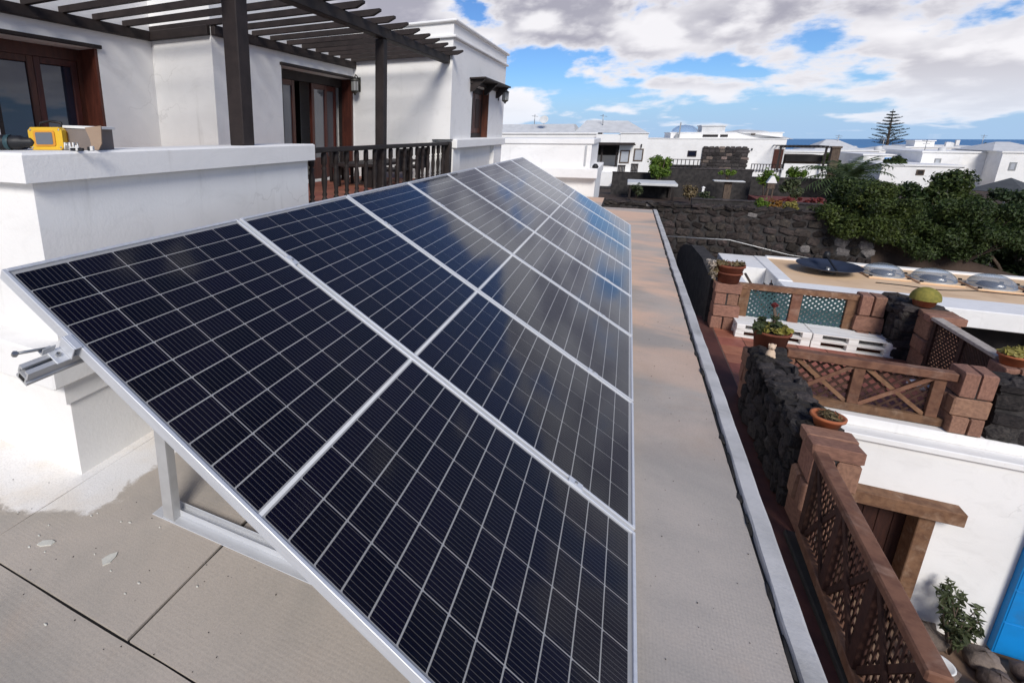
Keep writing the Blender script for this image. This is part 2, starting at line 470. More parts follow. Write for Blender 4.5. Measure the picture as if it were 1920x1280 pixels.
L_DRY = leafmat('dry_leaf', (0.14, 0.105, 0.055), (0.24, 0.18, 0.09), 0.6)
L_YEL = leafmat('yellow_leaf', (0.30, 0.27, 0.045), (0.42, 0.36, 0.12), 0.5)
L_OLIVE = leafmat('olive_leaf', (0.055, 0.075, 0.030), (0.10, 0.115, 0.055), 0.6)
L_RED = leafmat('red_leaf', (0.16, 0.028, 0.030), (0.25, 0.055, 0.045), 0.5)
L_ORNG = leafmat('rust_leaf', (0.23, 0.095, 0.020), (0.30, 0.16, 0.035), 0.5)
L_PINE = leafmat('pine_needle', (0.060, 0.078, 0.072), (0.10, 0.12, 0.105), 0.4)
CACTUS = mat('golden_cactus', (0.26, 0.22, 0.045), (0.17, 0.16, 0.035), 14, 0.85, bs=70, bstr=0.6)
GRAPE = mat('grey_enamel', (0.20, 0.23, 0.26), (0.17, 0.20, 0.22), 5, 0.35)

# ------------------------------------------------------------------ mesh helpers


class MB:
    def __init__(s):
        s.v, s.f, s.smooth = [], [], []

    def add(s, vs, fs, M=None, smooth=False):
        o = len(s.v)
        if M is not None:
            vs = [M @ Vector(p) for p in vs]
        s.v.extend([tuple(p) for p in vs])
        s.f.extend([tuple(i + o for i in f) for f in fs])
        s.smooth.extend([smooth] * len(fs))
        return s

    def box(s, x0, x1, y0, y1, z0, z1, b=0.0, M=None):
        if b <= 0:
            vs = [(x, y, z) for x in (x0, x1) for y in (y0, y1) for z in (z0, z1)]
            fs = [(0, 1, 3, 2), (4, 6, 7, 5), (0, 4, 5, 1), (2, 3, 7, 6), (0, 2, 6, 4), (1, 5, 7, 3)]
            return s.add(vs, fs, M)
        X, Y, Z = (x0, x1), (y0, y1), (z0, z1)
        vs, ix = [], {}
        for i in (0, 1):
            for j in (0, 1):
                for k in (0, 1):
                    sx, sy, sz = (1 - 2 * i) * b, (1 - 2 * j) * b, (1 - 2 * k) * b
                    for a, off in enumerate(((0, sy, sz), (sx, 0, sz), (sx, sy, 0))):
                        ix[i, j, k, a] = len(vs)
                        vs.append((X[i] + off[0], Y[j] + off[1], Z[k] + off[2]))
        fs = []
        cyc = ((0, 0), (0, 1), (1, 1), (1, 0))
        for i in (0, 1):
            q = [ix[i, a, c, 0] for a, c in cyc]
            fs.append(q if i else q[::-1])
            q = [ix[a, i, c, 1] for a, c in cyc]
            fs.append(q[::-1] if i else q)
            q = [ix[a, c, i, 2] for a, c in cyc]
            fs.append(q if i else q[::-1])
        for a in (0, 1):
            for c in (0, 1):
                fs.append([ix[0, a, c, 1], ix[1, a, c, 1], ix[1, a, c, 2], ix[0, a, c, 2]])
                fs.append([ix[a, 0, c, 0], ix[a, 1, c, 0], ix[a, 1, c, 2], ix[a, 0, c, 2]])
                fs.append([ix[a, c, 0, 0], ix[a, c, 1, 0], ix[a, c, 1, 1], ix[a, c, 0, 1]])
        for i in (0, 1):
            for j in (0, 1):
                for k in (0, 1):
                    fs.append([ix[i, j, k, 0], ix[i, j, k, 1], ix[i, j, k, 2]])
        return s.add(vs, fs, M)

    def bar(s, p0, p1, w, h, b=0.0, up=(0, 0, 1)):
        """bar of section w (sideways) x h (along up) between two points"""
        p0, p1 = Vector(p0), Vector(p1)
        d = p1 - p0
        L = d.length
        d.normalize()
        up = Vector(up)
        if abs(d.dot(up)) > 0.98:
            up = Vector((1, 0, 0))
        side = d.cross(up).normalized()
        u2 = side.cross(d).normalized()
        M = Matrix(((d.x, side.x, u2.x, p0.x), (d.y, side.y, u2.y, p0.y), (d.z, side.z, u2.z, p0.z), (0, 0, 0, 1)))
        return s.box(0, L, -w / 2, w / 2, -h / 2, h / 2, b, M)

    def tube(s, pts, r, n=8, cap=True):
        pts = [Vector(p) for p in pts]
        rs = r if isinstance(r, (list, tuple)) else [r] * len(pts)
        vs, fs = [], []
        for i, p in enumerate(pts):
            d = (pts[min(i + 1, len(pts) - 1)] - pts[max(i - 1, 0)]).normalized()
            a = d.cross(Vector((0, 0, 1)))
            if a.length < 0.05:
                a = d.cross(Vector((0, 1, 0)))
            a.normalize()
            c = d.cross(a)
            for k in range(n):
                t = 2 * math.pi * k / n
                vs.append(p + (a * math.cos(t) + c * math.sin(t)) * rs[i])
        for i in range(len(pts) - 1):
            for k in range(n):
                k2 = (k + 1) % n
                fs.append((i * n + k, i * n + k2, (i + 1) * n + k2, (i + 1) * n + k))
        s.add(vs, fs, None, True)
        if cap:
            o = len(s.v) - len(vs)
            s.f.append(tuple(o + k for k in range(n))[::-1])
            s.f.append(tuple(o + (len(pts) - 1) * n + k for k in range(n)))
            s.smooth += [False, False]
        return s

    def lathe(s, prof, c=(0, 0, 0), n=16, M=None, sx=1.0, sy=1.0, smooth=True):
        vs, fs = [], []
        for r, z in prof:
            for k in range(n):
                t = 2 * math.pi * k / n
                vs.append((c[0] + r * sx * math.cos(t), c[1] + r * sy * math.sin(t), c[2] + z))
        for i in range(len(prof) - 1):
            for k in range(n):
                k2 = (k + 1) % n
                fs.append((i * n + k, i * n + k2, (i + 1) * n + k2, (i + 1) * n + k))
        return s.add(vs, fs, M, smooth)

    def prism(s, poly, axis, a, b):
        """polygon in the two other axes, extruded along axis from a to b"""
        n = len(poly)

        def pt(q, t):
            return {'x': (t, q[0], q[1]), 'y': (q[0], t, q[1]), 'z': (q[0], q[1], t)}[axis]
        vs = [pt(q, a) for q in poly] + [pt(q, b) for q in poly]
        fs = [tuple(range(n)), tuple(range(2 * n - 1, n - 1, -1))]
        fs += [(i, (i + 1) % n, n + (i + 1) % n, n + i) for i in range(n)]
        return s.add(vs, fs)

    def wall(s, axis, at0, at1, u0, u1, z0, z1, holes):
        """slab between at0 and at1 along axis (x or y), with rectangular openings (ua, ub, za, zb)"""
        us = sorted({u0, u1, *[h[0] for h in holes], *[h[1] for h in holes]})
        zs = sorted({z0, z1, *[h[2] for h in holes], *[h[3] for h in holes]})
        us = [u for u in us if u0 <= u <= u1]
        zs = [z for z in zs if z0 <= z <= z1]

        def solid(i, j):
            if not (0 <= i < len(us) - 1 and 0 <= j < len(zs) - 1):
                return False
            uc, zc = (us[i] + us[i + 1]) / 2, (zs[j] + zs[j + 1]) / 2
            return not any(h[0] < uc < h[1] and h[2] < zc < h[3] for h in holes)

        def P(t, u, z):
            return (t, u, z) if axis == 'x' else (u, t, z)
        for i in range(len(us) - 1):
            for j in range(len(zs) - 1):
                if not solid(i, j):
                    continue
                a, b, c, d = us[i], us[i + 1], zs[j], zs[j + 1]
                q = [(a, c), (b, c), (b, d), (a, d)]
                for t in (at0, at1):
                    s.add([P(t, *w) for w in q], [(0, 1, 2, 3)])
                for (di, dj, e) in ((-1, 0, ((a, c), (a, d))), (1, 0, ((b, c), (b, d))), (0, -1, ((a, c), (b, c))), (0, 1, ((a, d), (b, d)))):
                    if not solid(i + di, j + dj):
                        s.add([P(at0, *e[0]), P(at0, *e[1]), P(at1, *e[1]), P(at1, *e[0])], [(0, 1, 2, 3)])
        return s

    def blob(s, c, r, n=10, jit=0.15, seed=None, flat=1.0):
        rr = random.Random(seed if seed is not None else random.random())
        vs, fs = [], []
        rings = max(4, n // 2)
        for i in range(rings + 1):
            ph = math.pi * i / rings
            for k in range(n):
                t = 2 * math.pi * k / n
                q = 1 + rr.uniform(-jit, jit)
                vs.append((c[0] + r[0] * q * math.sin(ph) * math.cos(t), c[1] + r[1] * q * math.sin(ph) * math.sin(t), c[2] + r[2] * q * math.cos(ph)))
        for i in range(rings):
            for k in range(n):
                k2 = (k + 1) % n
                fs.append((i * n + k, (i + 1) * n + k, (i + 1) * n + k2, i * n + k2))
        return s.add(vs, fs, None, True)

    def mesh(s, name, m, off=(0, 0, 0)):
        me = bpy.data.meshes.new(name)
        me.from_pydata([(p[0] - off[0], p[1] - off[1], p[2] - off[2]) for p in s.v], [], s.f)
        me.polygons.foreach_set('use_smooth', s.smooth)
        me.materials.append(m)
        import bmesh
        bm = bmesh.new()
        bm.from_mesh(me)
        bmesh.ops.recalc_face_normals(bm, faces=bm.faces)
        bm.to_mesh(me)
        bm.free()
        return me

    def build(s, name, m, parent=None):
        off = wl(parent)
        o = bpy.data.objects.new(name, s.mesh(name, m, off))
        col.objects.link(o)
        if parent is not None:
            o.parent = parent
        return o


WL = {}


def wl(o):
    return WL.get(o.name, (0, 0, 0)) if o is not None else (0, 0, 0)


def part(mb, name, m, parent, label=None):
    o = mb.build(name, m, parent)
    WL[o.name] = wl(parent)
    if label:
        o['label'] = label
    return o


def tag(o, label, cat, group=None, kind=None):
    o['label'] = label
    o['category'] = cat
    if group:
        o['group'] = group
    if kind:
        o['kind'] = kind
    return o


def thing(name, label, cat, loc, group=None):
    o = bpy.data.objects.new(name, None)
    o.empty_display_size = 0.1
    col.objects.link(o)
    o.location = loc
    WL[o.name] = tuple(loc)
    return tag(o, label, cat, group)


def structure(mb, name, m, label=None):
    o = mb.build(name, m)
    o['kind'] = 'structure'
    WL[o.name] = (0, 0, 0)
    if label:
        o['label'] = label
    return o


def inst(name, me, parent, loc, rot=(0, 0, 0), scale=(1, 1, 1)):
    o = bpy.data.objects.new(name, me)
    col.objects.link(o)
    if parent is not None:
        o.parent = parent
        w = wl(parent)
        loc = (loc[0] - w[0], loc[1] - w[1], loc[2] - w[2])
    o.location = loc
    o.rotation_euler = rot
    o.scale = scale
    return o


def copy_tree(o, parent=None):
    c = o.copy()
    col.objects.link(c)
    if parent is not None:
        c.parent = parent
    for ch in list(o.children):
        copy_tree(ch, c)
    return c


def leaves(n, clumps, size, aspect=0.5, up=0.3, seed=1, shell=0.55):
    """leaf quads spread through a set of ellipsoid clumps (cx,cy,cz,rx,ry,rz)"""
    r = np.random.default_rng(seed)
    cl = np.array(clumps, float)
    w = (cl[:, 3] * cl[:, 4] * cl[:, 5]) ** (2 / 3)
    k = r.choice(len(cl), n, p=w / w.sum())
    d = r.normal(size=(n, 3))
    d /= np.linalg.norm(d, axis=1)[:, None]
    rad = shell + (1 - shell) * r.random(n) ** 0.6
    rad *= 1 + 0.16 * r.normal(size=n)
    p = cl[k, :3] + d * cl[k, 3:] * rad[:, None]
    nrm = d * 0.8 + r.normal(size=(n, 3)) * 0.6
    nrm[:, 2] += up
    nrm /= np.linalg.norm(nrm, axis=1)[:, None]
    t = np.cross(nrm, r.normal(size=(n, 3)))
    t /= np.linalg.norm(t, axis=1)[:, None]
    b = np.cross(nrm, t)
    s = size * (0.6 + 0.8 * r.random(n))[:, None]
    t *= s
    b *= s * aspect
    fold = nrm * s * 0.18
    V = np.stack([p - t, p + b + fold * 0.4, p + t - fold, p - b + fold * 0.4], 1).reshape(-1, 3)
    mb = MB()
    mb.v = [tuple(q) for q in V]
    mb.f = [(4 * i, 4 * i + 1, 4 * i + 2, 4 * i + 3) for i in range(n)]
    mb.smooth = [False] * n
    return mb


def leafpart(mb, name, m, parent):
    off = wl(parent)
    me = bpy.data.meshes.new(name)
    me.from_pydata([(p[0] - off[0], p[1] - off[1], p[2] - off[2]) for p in mb.v], [], mb.f)
    me.materials.append(m)
    o = bpy.data.objects.new(name, me)
    col.objects.link(o)
    o.parent = parent
    return o



# ------------------------------------------------------------------ terrain, sea, roof
NONE = None


def terrain():
    def h(x, y):
        pts = ((18.6, -1.35), (30, -1.75), (45, -2.7), (70, -3.9), (150, -7.5), (400, -30), (1500, -110), (2600, -160))
        for (a, za), (b, zb) in zip(pts, pts[1:]):
            if y <= b:
                t = (y - a) / (b - a)
                return za + (zb - za) * t
        return -160
    ys = [18.34, 18.35, 20, 22, 25, 28, 31, 35, 40, 46, 54, 62, 72, 85, 100, 120, 150, 200, 300, 450, 700, 1100, 1700, 2600]
    us = np.linspace(-1, 1, 41)
    vs, fs = [], []
    for y in ys:
        w = 30 + y * 1.5
        for u in us:
            x = u * w + y * 0.15
            n = 0 if y < 19 else 0.12 * math.sin(x * 0.7 + y) * math.cos(y * 0.41 + x * 0.23) * min(1, y / 60)
            zz = h(x, y) + n if y > 18.345 else -4.8
            if x > 9 and 18.345 < y < 60:
                zz -= min(2.3, (x - 9) * 0.35) * max(0, 1 - (y - 18) / 45)
            vs.append((x, y, zz))
    m = len(us)
    for i in range(len(ys) - 1):
        for k in range(m - 1):
            fs.append((i * m + k, i * m + k + 1, (i + 1) * m + k + 1, (i + 1) * m + k))
    mb = MB()
    mb.add(vs, fs, None, True)
    structure(mb, 'hillside', EARTH)


terrain()
structure(MB().add([(-40, -40, -4.6), (60, -40, -4.6), (60, 18.6, -4.6), (-40, 18.6, -4.6)], [(0, 1, 2, 3)]), 'patio', PATIO)
structure(MB().add([(-26000, 1200, -150), (26000, 1200, -150), (26000, 21500, -150), (-26000, 21500, -150)], [(0, 1, 2, 3)]), 'sea', SEA)

roof = structure(MB().box(-6, 2.275, -6, 11.08, -0.3, -0.003).box(-6, 1.25, 11.085, 12.9, -0.3, -0.003), 'roof', BITUMEN)
for (x0, x1, y0, y1, z) in ((-1.30, -0.398, -0.042, 11.05, .004), (-0.392, 0.408, -0.042, 11.05, .006), (0.420, 1.30, -0.042, 11.05, .004),
                            (1.306, 2.213, -0.046, 11.06, .005), (-6, -1.306, -0.042, 11.05, .005), (-6, 2.213, -0.95, -0.052, .005),
                            (-6, 2.213, -6, -0.956, .004), (-6, 1.24, 11.06, 12.88, .004)):
    mb = MB()
    # slightly wavy sheet edge
    n = 40
    rr = random.Random(x0 * 7 + y1)
    L = [(x0 + rr.uniform(-.0025, .0025), y0 + (y1 - y0) * i / n) for i in range(n + 1)]
    Rr = [(x1 + rr.uniform(-.0025, .0025), y0 + (y1 - y0) * i / n) for i in range(n + 1)]
    if x1 - x0 > y1 - y0:
        L = [(x0 + (x1 - x0) * i / n, y1 + rr.uniform(-.0025, .0025)) for i in range(n + 1)]
        Rr = [(x0 + (x1 - x0) * i / n, y0 + rr.uniform(-.0025, .0025)) for i in range(n + 1)]
    mb.prism(L + Rr[::-1], 'z', -0.003, z)
    part(mb, 'felt_sheet', FELT, roof)


def kerb():
    rr = random.Random(4)
    ys = np.arange(-6, 11.09, 0.10)
    prev = None
    vs, fs = [], []
    dr = 0
    for y in ys:
        dr = dr * 0.8 + rr.uniform(-.0022, .0022)
        a = rr.uniform(-.002, .002)
        h = 0.022 + rr.uniform(-.002, .002)
        sec = [(2.226 + dr + a, -.002), (2.228 + dr + a, h - .006), (2.233 + dr, h), (2.288 + dr, h - .003), (2.298 + dr, h - .012), (2.300 + dr, -.06), (2.27, -.07)]
        vs += [(p[0], y, p[1]) for p in sec]
    n = 7
    for i in range(len(ys) - 1):
        for k in range(n - 1):
            fs.append((i * n + k, (i + 1) * n + k, (i + 1) * n + k + 1, i * n + k + 1))
    fs.append(tuple(range((len(ys) - 1) * n, len(ys) * n)))
    structure(MB().add(vs, fs), 'roof_kerb', KERB)
    # lumps of black mastic in the joint
    mb = MB()
    for i in range(46):
        y = -1 + i * 0.26 + rr.uniform(-.1, .1)
        mb.blob((2.220 + rr.uniform(-.003, .006), y, .004), (.008 + rr.random() * .008, .02 + rr.random() * .09, .006 + rr.random() * .007), 6, .3, i)
    o = mb.build('mastic_joint', BITUMEN, roof)


kerb()
for i, (x, y, a, s, lab) in enumerate(((-0.192, 0.085, 0.5, 1.0, 'long pale paint flake lying on the roof felt'),
                                       (0.088, 0.135, 1.3, 1.1, 'teardrop shaped pale paint flake on the roof felt near the support base'))):
    pl = [(-.030, -.008), (-.012, -.016), (.024, -.012), (.033, .002), (.015, .012), (-.018, .010)] if i == 0 else \
        [(-.022, -.013), (0, -.019), (.022, -.008), (.034, .006), (.012, .016), (-.014, .015)]
    M = Matrix.Rotation(a, 3, 'Z')
    pl = [tuple((M @ Vector((p[0] * s, p[1] * s, 0)))[:2]) for p in pl]
    t = MB().prism([(x + p[0], y + p[1]) for p in pl], 'z', .006, .011).build('paint_flake', FLAKE)
    tag(t, lab, 'paint flake', 'paint flakes on the roof')
mb = MB()
for i in range(26):
    x, y = random.uniform(-.5, .6), random.uniform(-.5, .45)
    if x < -.2 and y > .2:
        continue
    mb.blob((x, y, .007), (.004 + random.random() * .004, .004, .002), 6, .3, i)
o = mb.build('paint_specks', FLAKE)
o['kind'] = 'stuff'
mb = MB()
for i in range(150):
    x, y = (random.uniform(1.85, 2.2), random.uniform(.4, 4)) if i % 2 else (random.uniform(-.9, .8), random.uniform(-.6, .4))
    q = random.uniform(.0010, .0024)
    mb.blob((x, y, .006 + q * .4), (q * random.uniform(.8, 1.6), q, q * .7), 5, .3, 900 + i)
o = mb.build('roof_grit', LAVAMORTAR)
o['kind'] = 'stuff'

# ------------------------------------------------------------------ solar array
TH = R(30.25)
PIT, ML, MW = 1.058, 2.094, 1.040


def rot_thing(name, label, cat, loc, group=None):
    t = thing(name, label, cat, loc, group)
    t.rotation_euler = (0, TH, 0)
    WL[t.name] = (0, 0, 0)      # children are modelled in the tilted frame
    return t


PL = ['near end solar panel of the tilted row, its free edge showing the clamp and rail',
      'solar panel second from the near end, mostly clear dark navy',
      'solar panel third from the near end, where the cloud reflection begins',
      'solar panel fourth from the near end, half covered by the grey cloud reflection',
      'solar panel fifth from the near end, fully under the grey cloud reflection',
      'solar panel sixth from the near end, third from the far end',
      'last but one solar panel at the far end of the row',
      'farthest solar panel of the row, beside the white block under the tower']
PG = 'solar panels of the tilted row'


def panel():
    t = rot_thing('solar_panel', PL[0], 'solar panel', (0, 0.009, 1.12), PG)
    f = 0.012
    for (x0, x1, y0, y1) in ((0, ML, 0, f), (0, ML, MW - f, MW), (0, f, f + .0004, MW - f - .0004), (ML - f, ML, f + .0004, MW - f - .0004)):
        part(MB().box(x0, x1, y0, y1, -.035, 0, .0012), 'frame_bar', ALU, t)
    part(MB().box(f + .0005, ML - f - .0005, f + .0005, MW - f - .0005, -.012, -.0075), 'backsheet', BACKSHEET, t)
    part(MB().box(ML / 2 - .0055, ML / 2 + .0055, f + .0005, MW - f - .0005, -.0074, -.0062), 'centre_strip', PAPER, t)
    ph, pw = .0845, .1665
    cu, cv = .0795 / 2, .1612 / 2
    c = .003
    poly = [(-cu + c, -cv), (cu, -cv), (cu, cv), (-cu + c, cv), (-cu, cv - c), (-cu, -cv + c)]
    me = MB().prism(poly, 'z', 0, .0015).mesh('solar_cell', CELL)
    v0 = (MW - 6 * pw) / 2 + pw / 2
    for half in (0, 1):
        u0 = (.0245 if half == 0 else ML - .0245 - 12 * ph) + ph / 2
        for i in range(12):
            for j in range(6):
                inst('solar_cell', me, t, (u0 + i * ph, v0 + j * pw, -.0074))
    part(MB().box(f + .0005, ML - f - .0005, f + .0005, MW - f - .0005, -.0045, -.0022), 'glass', PGLASS, t)
    return t


p0 = panel()
for k in range(1, 8):
    c = copy_tree(p0)
    c.location = (0, k * PIT + .009, 1.12)
    c['label'] = PL[k]


def rail(u, label):
    t = rot_thing('mounting_rail', label, 'mounting rail', (0, 0, 1.12), 'mounting rails under the panels')
    h = .042
    w0 = -.0355
    prof = [(u - .020, w0), (u - .006, w0), (u - .006, w0 - .006), (u - .014, w0 - .008), (u - .014, w0 - .018), (u + .014, w0 - .018),
            (u + .014, w0 - .008), (u + .006, w0 - .006), (u + .006, w0), (u + .020, w0), (u + .020, w0 - .022), (u + .017, w0 - .024), (u + .017, w0 - .032), (u + .022, w0 - .034),
            (u + .022, w0 - h), (u - .022, w0 - h), (u - .022, w0 - .034), (u - .017, w0 - .032), (u - .017, w0 - .024), (u - .020, w0 - .022)]
    part(MB().prism(prof, 'y', -.125, 8.49), 'rail_profile', ALU_DULL, t)
    mb = MB().box(u - .011, u + .011, -.1262, -.1235, w0 - h + .006, w0 - .024)
    part(mb, 'hollow_core', BLACK, t)
    return t


rail(.345, 'aluminium mounting rail under the upper half of the panels, its end sticking out')
rail(1.835, 'aluminium mounting rail under the lower edge of the panels')

# end clamp with its long bolt on the free edge of the first panel
t = rot_thing('end_clamp', 'silver end clamp with a bolt gripping the near edge of the first panel', 'clamp', (0, 0, 1.12))
u = .345
part(MB().box(u - .028, u + .028, -.010, .012, .0005, .0055, .0015).box(u - .028, u + .028, -.0145, -.0102, -.0355, .0053, .001)
     .box(u - .026, u + .026, -.052, -.0147, -.0354, -.0305, .001), 'clamp_body', ALU, t)
part(MB().lathe([(0, .0), (.0075, .0), (.0075, .007), (.0045, .0072), (.0045, .002), (0, .002)], (u, -.034, -.0305), 6, smooth=False), 'bolt_head', STEEL, t)
part(MB().box(u - .042, u - .020, -.066, -.030, -.035, -.0305, .001).box(u - .024, u - .0205, -.066, -.030, -.0304, -.012, .001), 'angle_bracket', ALU_DULL, t)
part(MB().tube([(u - .030, -.052, -.022), (u - .040, -.125, -.012)], .004, 8).lathe([(0, -.005), (.008, -.005), (.008, .004), (0, .004)], (u - .040, -.127, -.012), 6, smooth=False), 'long_bolt', STEEL, t)

mc = None
CL = {0: 'near', 1: 'second', 2: 'third', 3: 'fourth', 4: 'fifth', 5: 'sixth', 6: 'far'}
for k in range(1, 8):
    for ui, u in enumerate((.345, 1.835)):
        lab = f"small silver middle clamp at the {'upper' if ui == 0 else 'lower'} end of the {CL[k - 1]} joint between panels"
        if mc is None:
            mc = rot_thing('middle_clamp', lab, 'clamp', (0, 0, 0), 'middle clamps between panels')
            part(MB().box(-.030, .030, -.019, .019, .0006, .0042, .001).box(-.028, .028, -.008, .008, -.034, .0005), 'clamp_plate', ALU, mc)
            part(MB().lathe([(0, .0042), (.0065, .0042), (.0065, .0095), (.003, .0097), (.003, .006), (0, .006)], (0, 0, 0), 6, smooth=False), 'bolt_head', STEEL, mc)
            o = mc
        else:
            o = copy_tree(mc)
        o.location = (u * math.cos(TH), k * PIT, 1.12 - u * math.sin(TH))
        o['label'] = lab


def support(y, label, first=None):
    if first is not None:
        o = copy_tree(first)
        o.location = (0, y, 0)
        o['label'] = label
        return o
    t = thing('panel_support', label, 'support frame', (0, y, 0), 'triangular supports under the panels')
    WL[t.name] = (0, 0, 0)
    # base: flat plate with a slotted channel on it
    part(MB().box(.045, 1.80, -.046, .050, .006, .010, .001), 'base_plate', ALU, t)
    part(MB().box(.10, 1.80, -.004, .000, .0102, .036, .001).box(.10, 1.80, .034, .038, .0102, .036, .001).box(.10, 1.80, .0003, .0337, .0102, .013), 'base_channel', ALU, t)
    # back leg: C profile
    part(MB().box(.105, .160, -.0405, -.0365, .0102, .985, .001).box(.105, .109, -.0363, .0, .0102, .985, .001).box(.156, .160, -.0363, .0, .0102, .955, .001), 'back_leg', ALU_DULL, t)
    # sloping bearer under the rails
    a = Vector((.06, .010, 1.12)) + Vector((math.cos(TH) * 0, 0, 0))
    n = Vector((math.sin(TH), 0, math.cos(TH))) * -.098
    d = Vector((math.cos(TH), 0, -math.sin(TH)))
    p0_ = Vector((0, .018, 1.12)) + n + d * .06
    p1_ = Vector((0, .018, 1.12)) + n + d * 1.93
    part(MB().bar(p0_, p1_, .034, .036, .002), 'bearer', ALU_DULL, t)
    part(MB().lathe([(0, .0), (.007, 0), (.007, .006), (0, .006)], (.125, -.020, .0102), 6, smooth=False), 'bolt_head', STEEL, t)
    return t


s0 = support(.415, 'near triangular aluminium support standing on the roof felt, with its back leg in view')
for y, l in ((2.3, 'second'), (4.3, 'third'), (6.3, 'fourth'), (8.1, 'last')):
    support(y, f'{l} triangular aluminium support hidden under the panel row, counted from the near end', s0)

# ------------------------------------------------------------------ the white house
H = thing('house', 'white stucco house with pergola terrace and square tower left of the panels', 'house', (-3.0, 5.0, 0))
XA, XB, YB, YT = -2.70, -1.931, 3.072, 6.0
# walls with openings
part(MB().wall('x', XA, XA - .25, -6, YB, .0, 2.9, [(1.55, 2.468, .92, 2.237)]), 'wall', STUCCO, H)
part(MB().wall('y', YB, YB + .25, XA - .25, XB, .0, 2.9, []), 'wall', STUCCO, H)
part(MB().wall('x', XB, XB - .25, YB + .2501, YT, .0, 2.9, [(4.147, 5.836, .92, 2.247)]), 'wall', STUCCO, H)
part(MB().box(-6, XA - .26, -6, YT, .0, 2.9).box(XA - .2505, XB - .26, YB + .2605, YT, 2.3, 2.9).box(XA - .2505, XB - .9, YB + .2605, YT, 0, 2.2995), 'inner_block', STUCCO, H)
# tower
part(MB().wall('x', -.50, -.75, YT - .15, 9.0, 1.4401, 2.68, [(6.85, 7.87, 1.452, 2.205)]), 'tower_wall', STUCCO, H)
part(MB().box(-4.2, -.7505, YT - .15, 9.0, 0, 2.68), 'tower_wall', STUCCO, H)
part(MB().box(-4.25, -.46, YT - .19, 9.04, 2.6805, 2.715, .008), 'cornice', STUCCO, H)
part(MB().box(-4.2, -.498, YT - .152, 9.0, 2.7155, 2.862), 'tower_parapet', STUCCO, H)
part(MB().box(-4.25, -.455, YT - .195, 9.045, 2.8625, 2.90, .012), 'cornice', STUCCO, H)
# block under the tower: sunk panel between two pilasters, band on top
part(MB().box(-.7495, -.57, YT + .02, 9.0, .0, 1.318).box(-.569, -.50, YT + .02, 6.35, 0, 1.318).box(-.569, -.50, 8.42, 9.0, 0, 1.318), 'tower_plinth', STUCCO, H)
part(MB().box(-.7495, -.445, YT + .0, 9.04, 1.3185, 1.44, .01), 'band', STUCCO, H)
# wall below roof level on the open side
part(MB().box(-6, 2.235, -6, 11.07, -4.6, -.301), 'lower_wall', STUCCO, H)
# timber lintel line above the doors
for (a, b, x, z) in ((1.52, 2.50, XA, 2.237), (4.12, 5.86, XB, 2.247)):
    part(MB().box(x - .02, x + .028, a, b, z + .0005, z + .032, .004), 'lintel', DARKWOOD, H)

# left door: two glazed leaves set back in a panelled reveal
W = part(MB().box(-2.955, -2.905, 1.552, 1.62, .922, 2.236).box(-2.955, -2.905, 2.40, 2.466, .922, 2.236).box(-2.955, -2.905, 1.6205, 2.3995, 2.14, 2.236), 'terrace_door', REDWOOD, H)
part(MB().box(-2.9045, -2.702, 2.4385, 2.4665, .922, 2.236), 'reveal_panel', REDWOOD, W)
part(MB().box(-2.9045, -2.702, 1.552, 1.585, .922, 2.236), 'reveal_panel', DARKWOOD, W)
for (a, b) in ((1.6215, 2.013), (2.0155, 2.399)):
    part(MB().box(-2.948, -2.912, a, a + .055, .924, 2.139, .003).box(-2.948, -2.912, b - .055, b, .924, 2.139, .003)
         .box(-2.948, -2.912, a + .0555, b - .0555, 2.085, 2.139, .003).box(-2.948, -2.912, a + .0555, b - .0555, .924, 1.25, .003), 'door_leaf', REDWOOD, W)
    part(MB().box(-2.933, -2.927, a + .056, b - .056, 1.2505, 2.0845), 'pane', WGLASS, W)
part(MB().box(-2.99, -2.98, 1.56, 2.46, .93, 2.23), 'dark_room', DARKOPEN, W)

# right door: four leaves, one standing open
D = part(MB().box(-2.15, -2.09, 4.15, 4.25, .922, 2.246).box(-2.15, -2.09, 5.80, 5.834, .922, 2.246).box(-2.15, -2.09, 4.2505, 5.7995, 2.14, 2.246), 'french_door', DARKWOOD, H)
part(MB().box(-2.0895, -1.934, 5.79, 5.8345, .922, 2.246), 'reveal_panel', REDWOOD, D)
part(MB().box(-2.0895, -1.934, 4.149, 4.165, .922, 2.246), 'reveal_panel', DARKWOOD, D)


def leaf(a, b, x, glass, m=REDWOOD):
    o = part(MB().box(x - .02, x + .02, a, a + .06, .924, 2.138, .003).box(x - .02, x + .02, b - .06, b, .924, 2.138, .003)
             .box(x - .02, x + .02, a + .0605, b - .0605, 2.075, 2.138, .003).box(x - .02, x + .02, a + .0605, b - .0605, .924, 1.20, .003), 'door_leaf', m, D)
    part(MB().box(x - .004, x + .004, a + .061, b - .061, 1.2005, 2.0745), 'pane', glass, D)


leaf(4.27, 4.64, -2.12, GREYGLASS)
leaf(5.02, 5.40, -2.12, GREYGLASS)
leaf(5.41, 5.72, -2.165, GREYGLASS)
part(MB().box(-2.60, -2.20, 4.70, 4.74, .924, 2.138, .003), 'open_leaf', REDWOOD, D)
part(MB().box(-2.85, -2.82, 4.16, 5.82, .93, 2.28), 'dark_room', DARKOPEN, D)
part(MB().box(-2.815, -2.80, 4.78, 4.98, 1.0, 2.0), 'room_shelf', BARK, D)

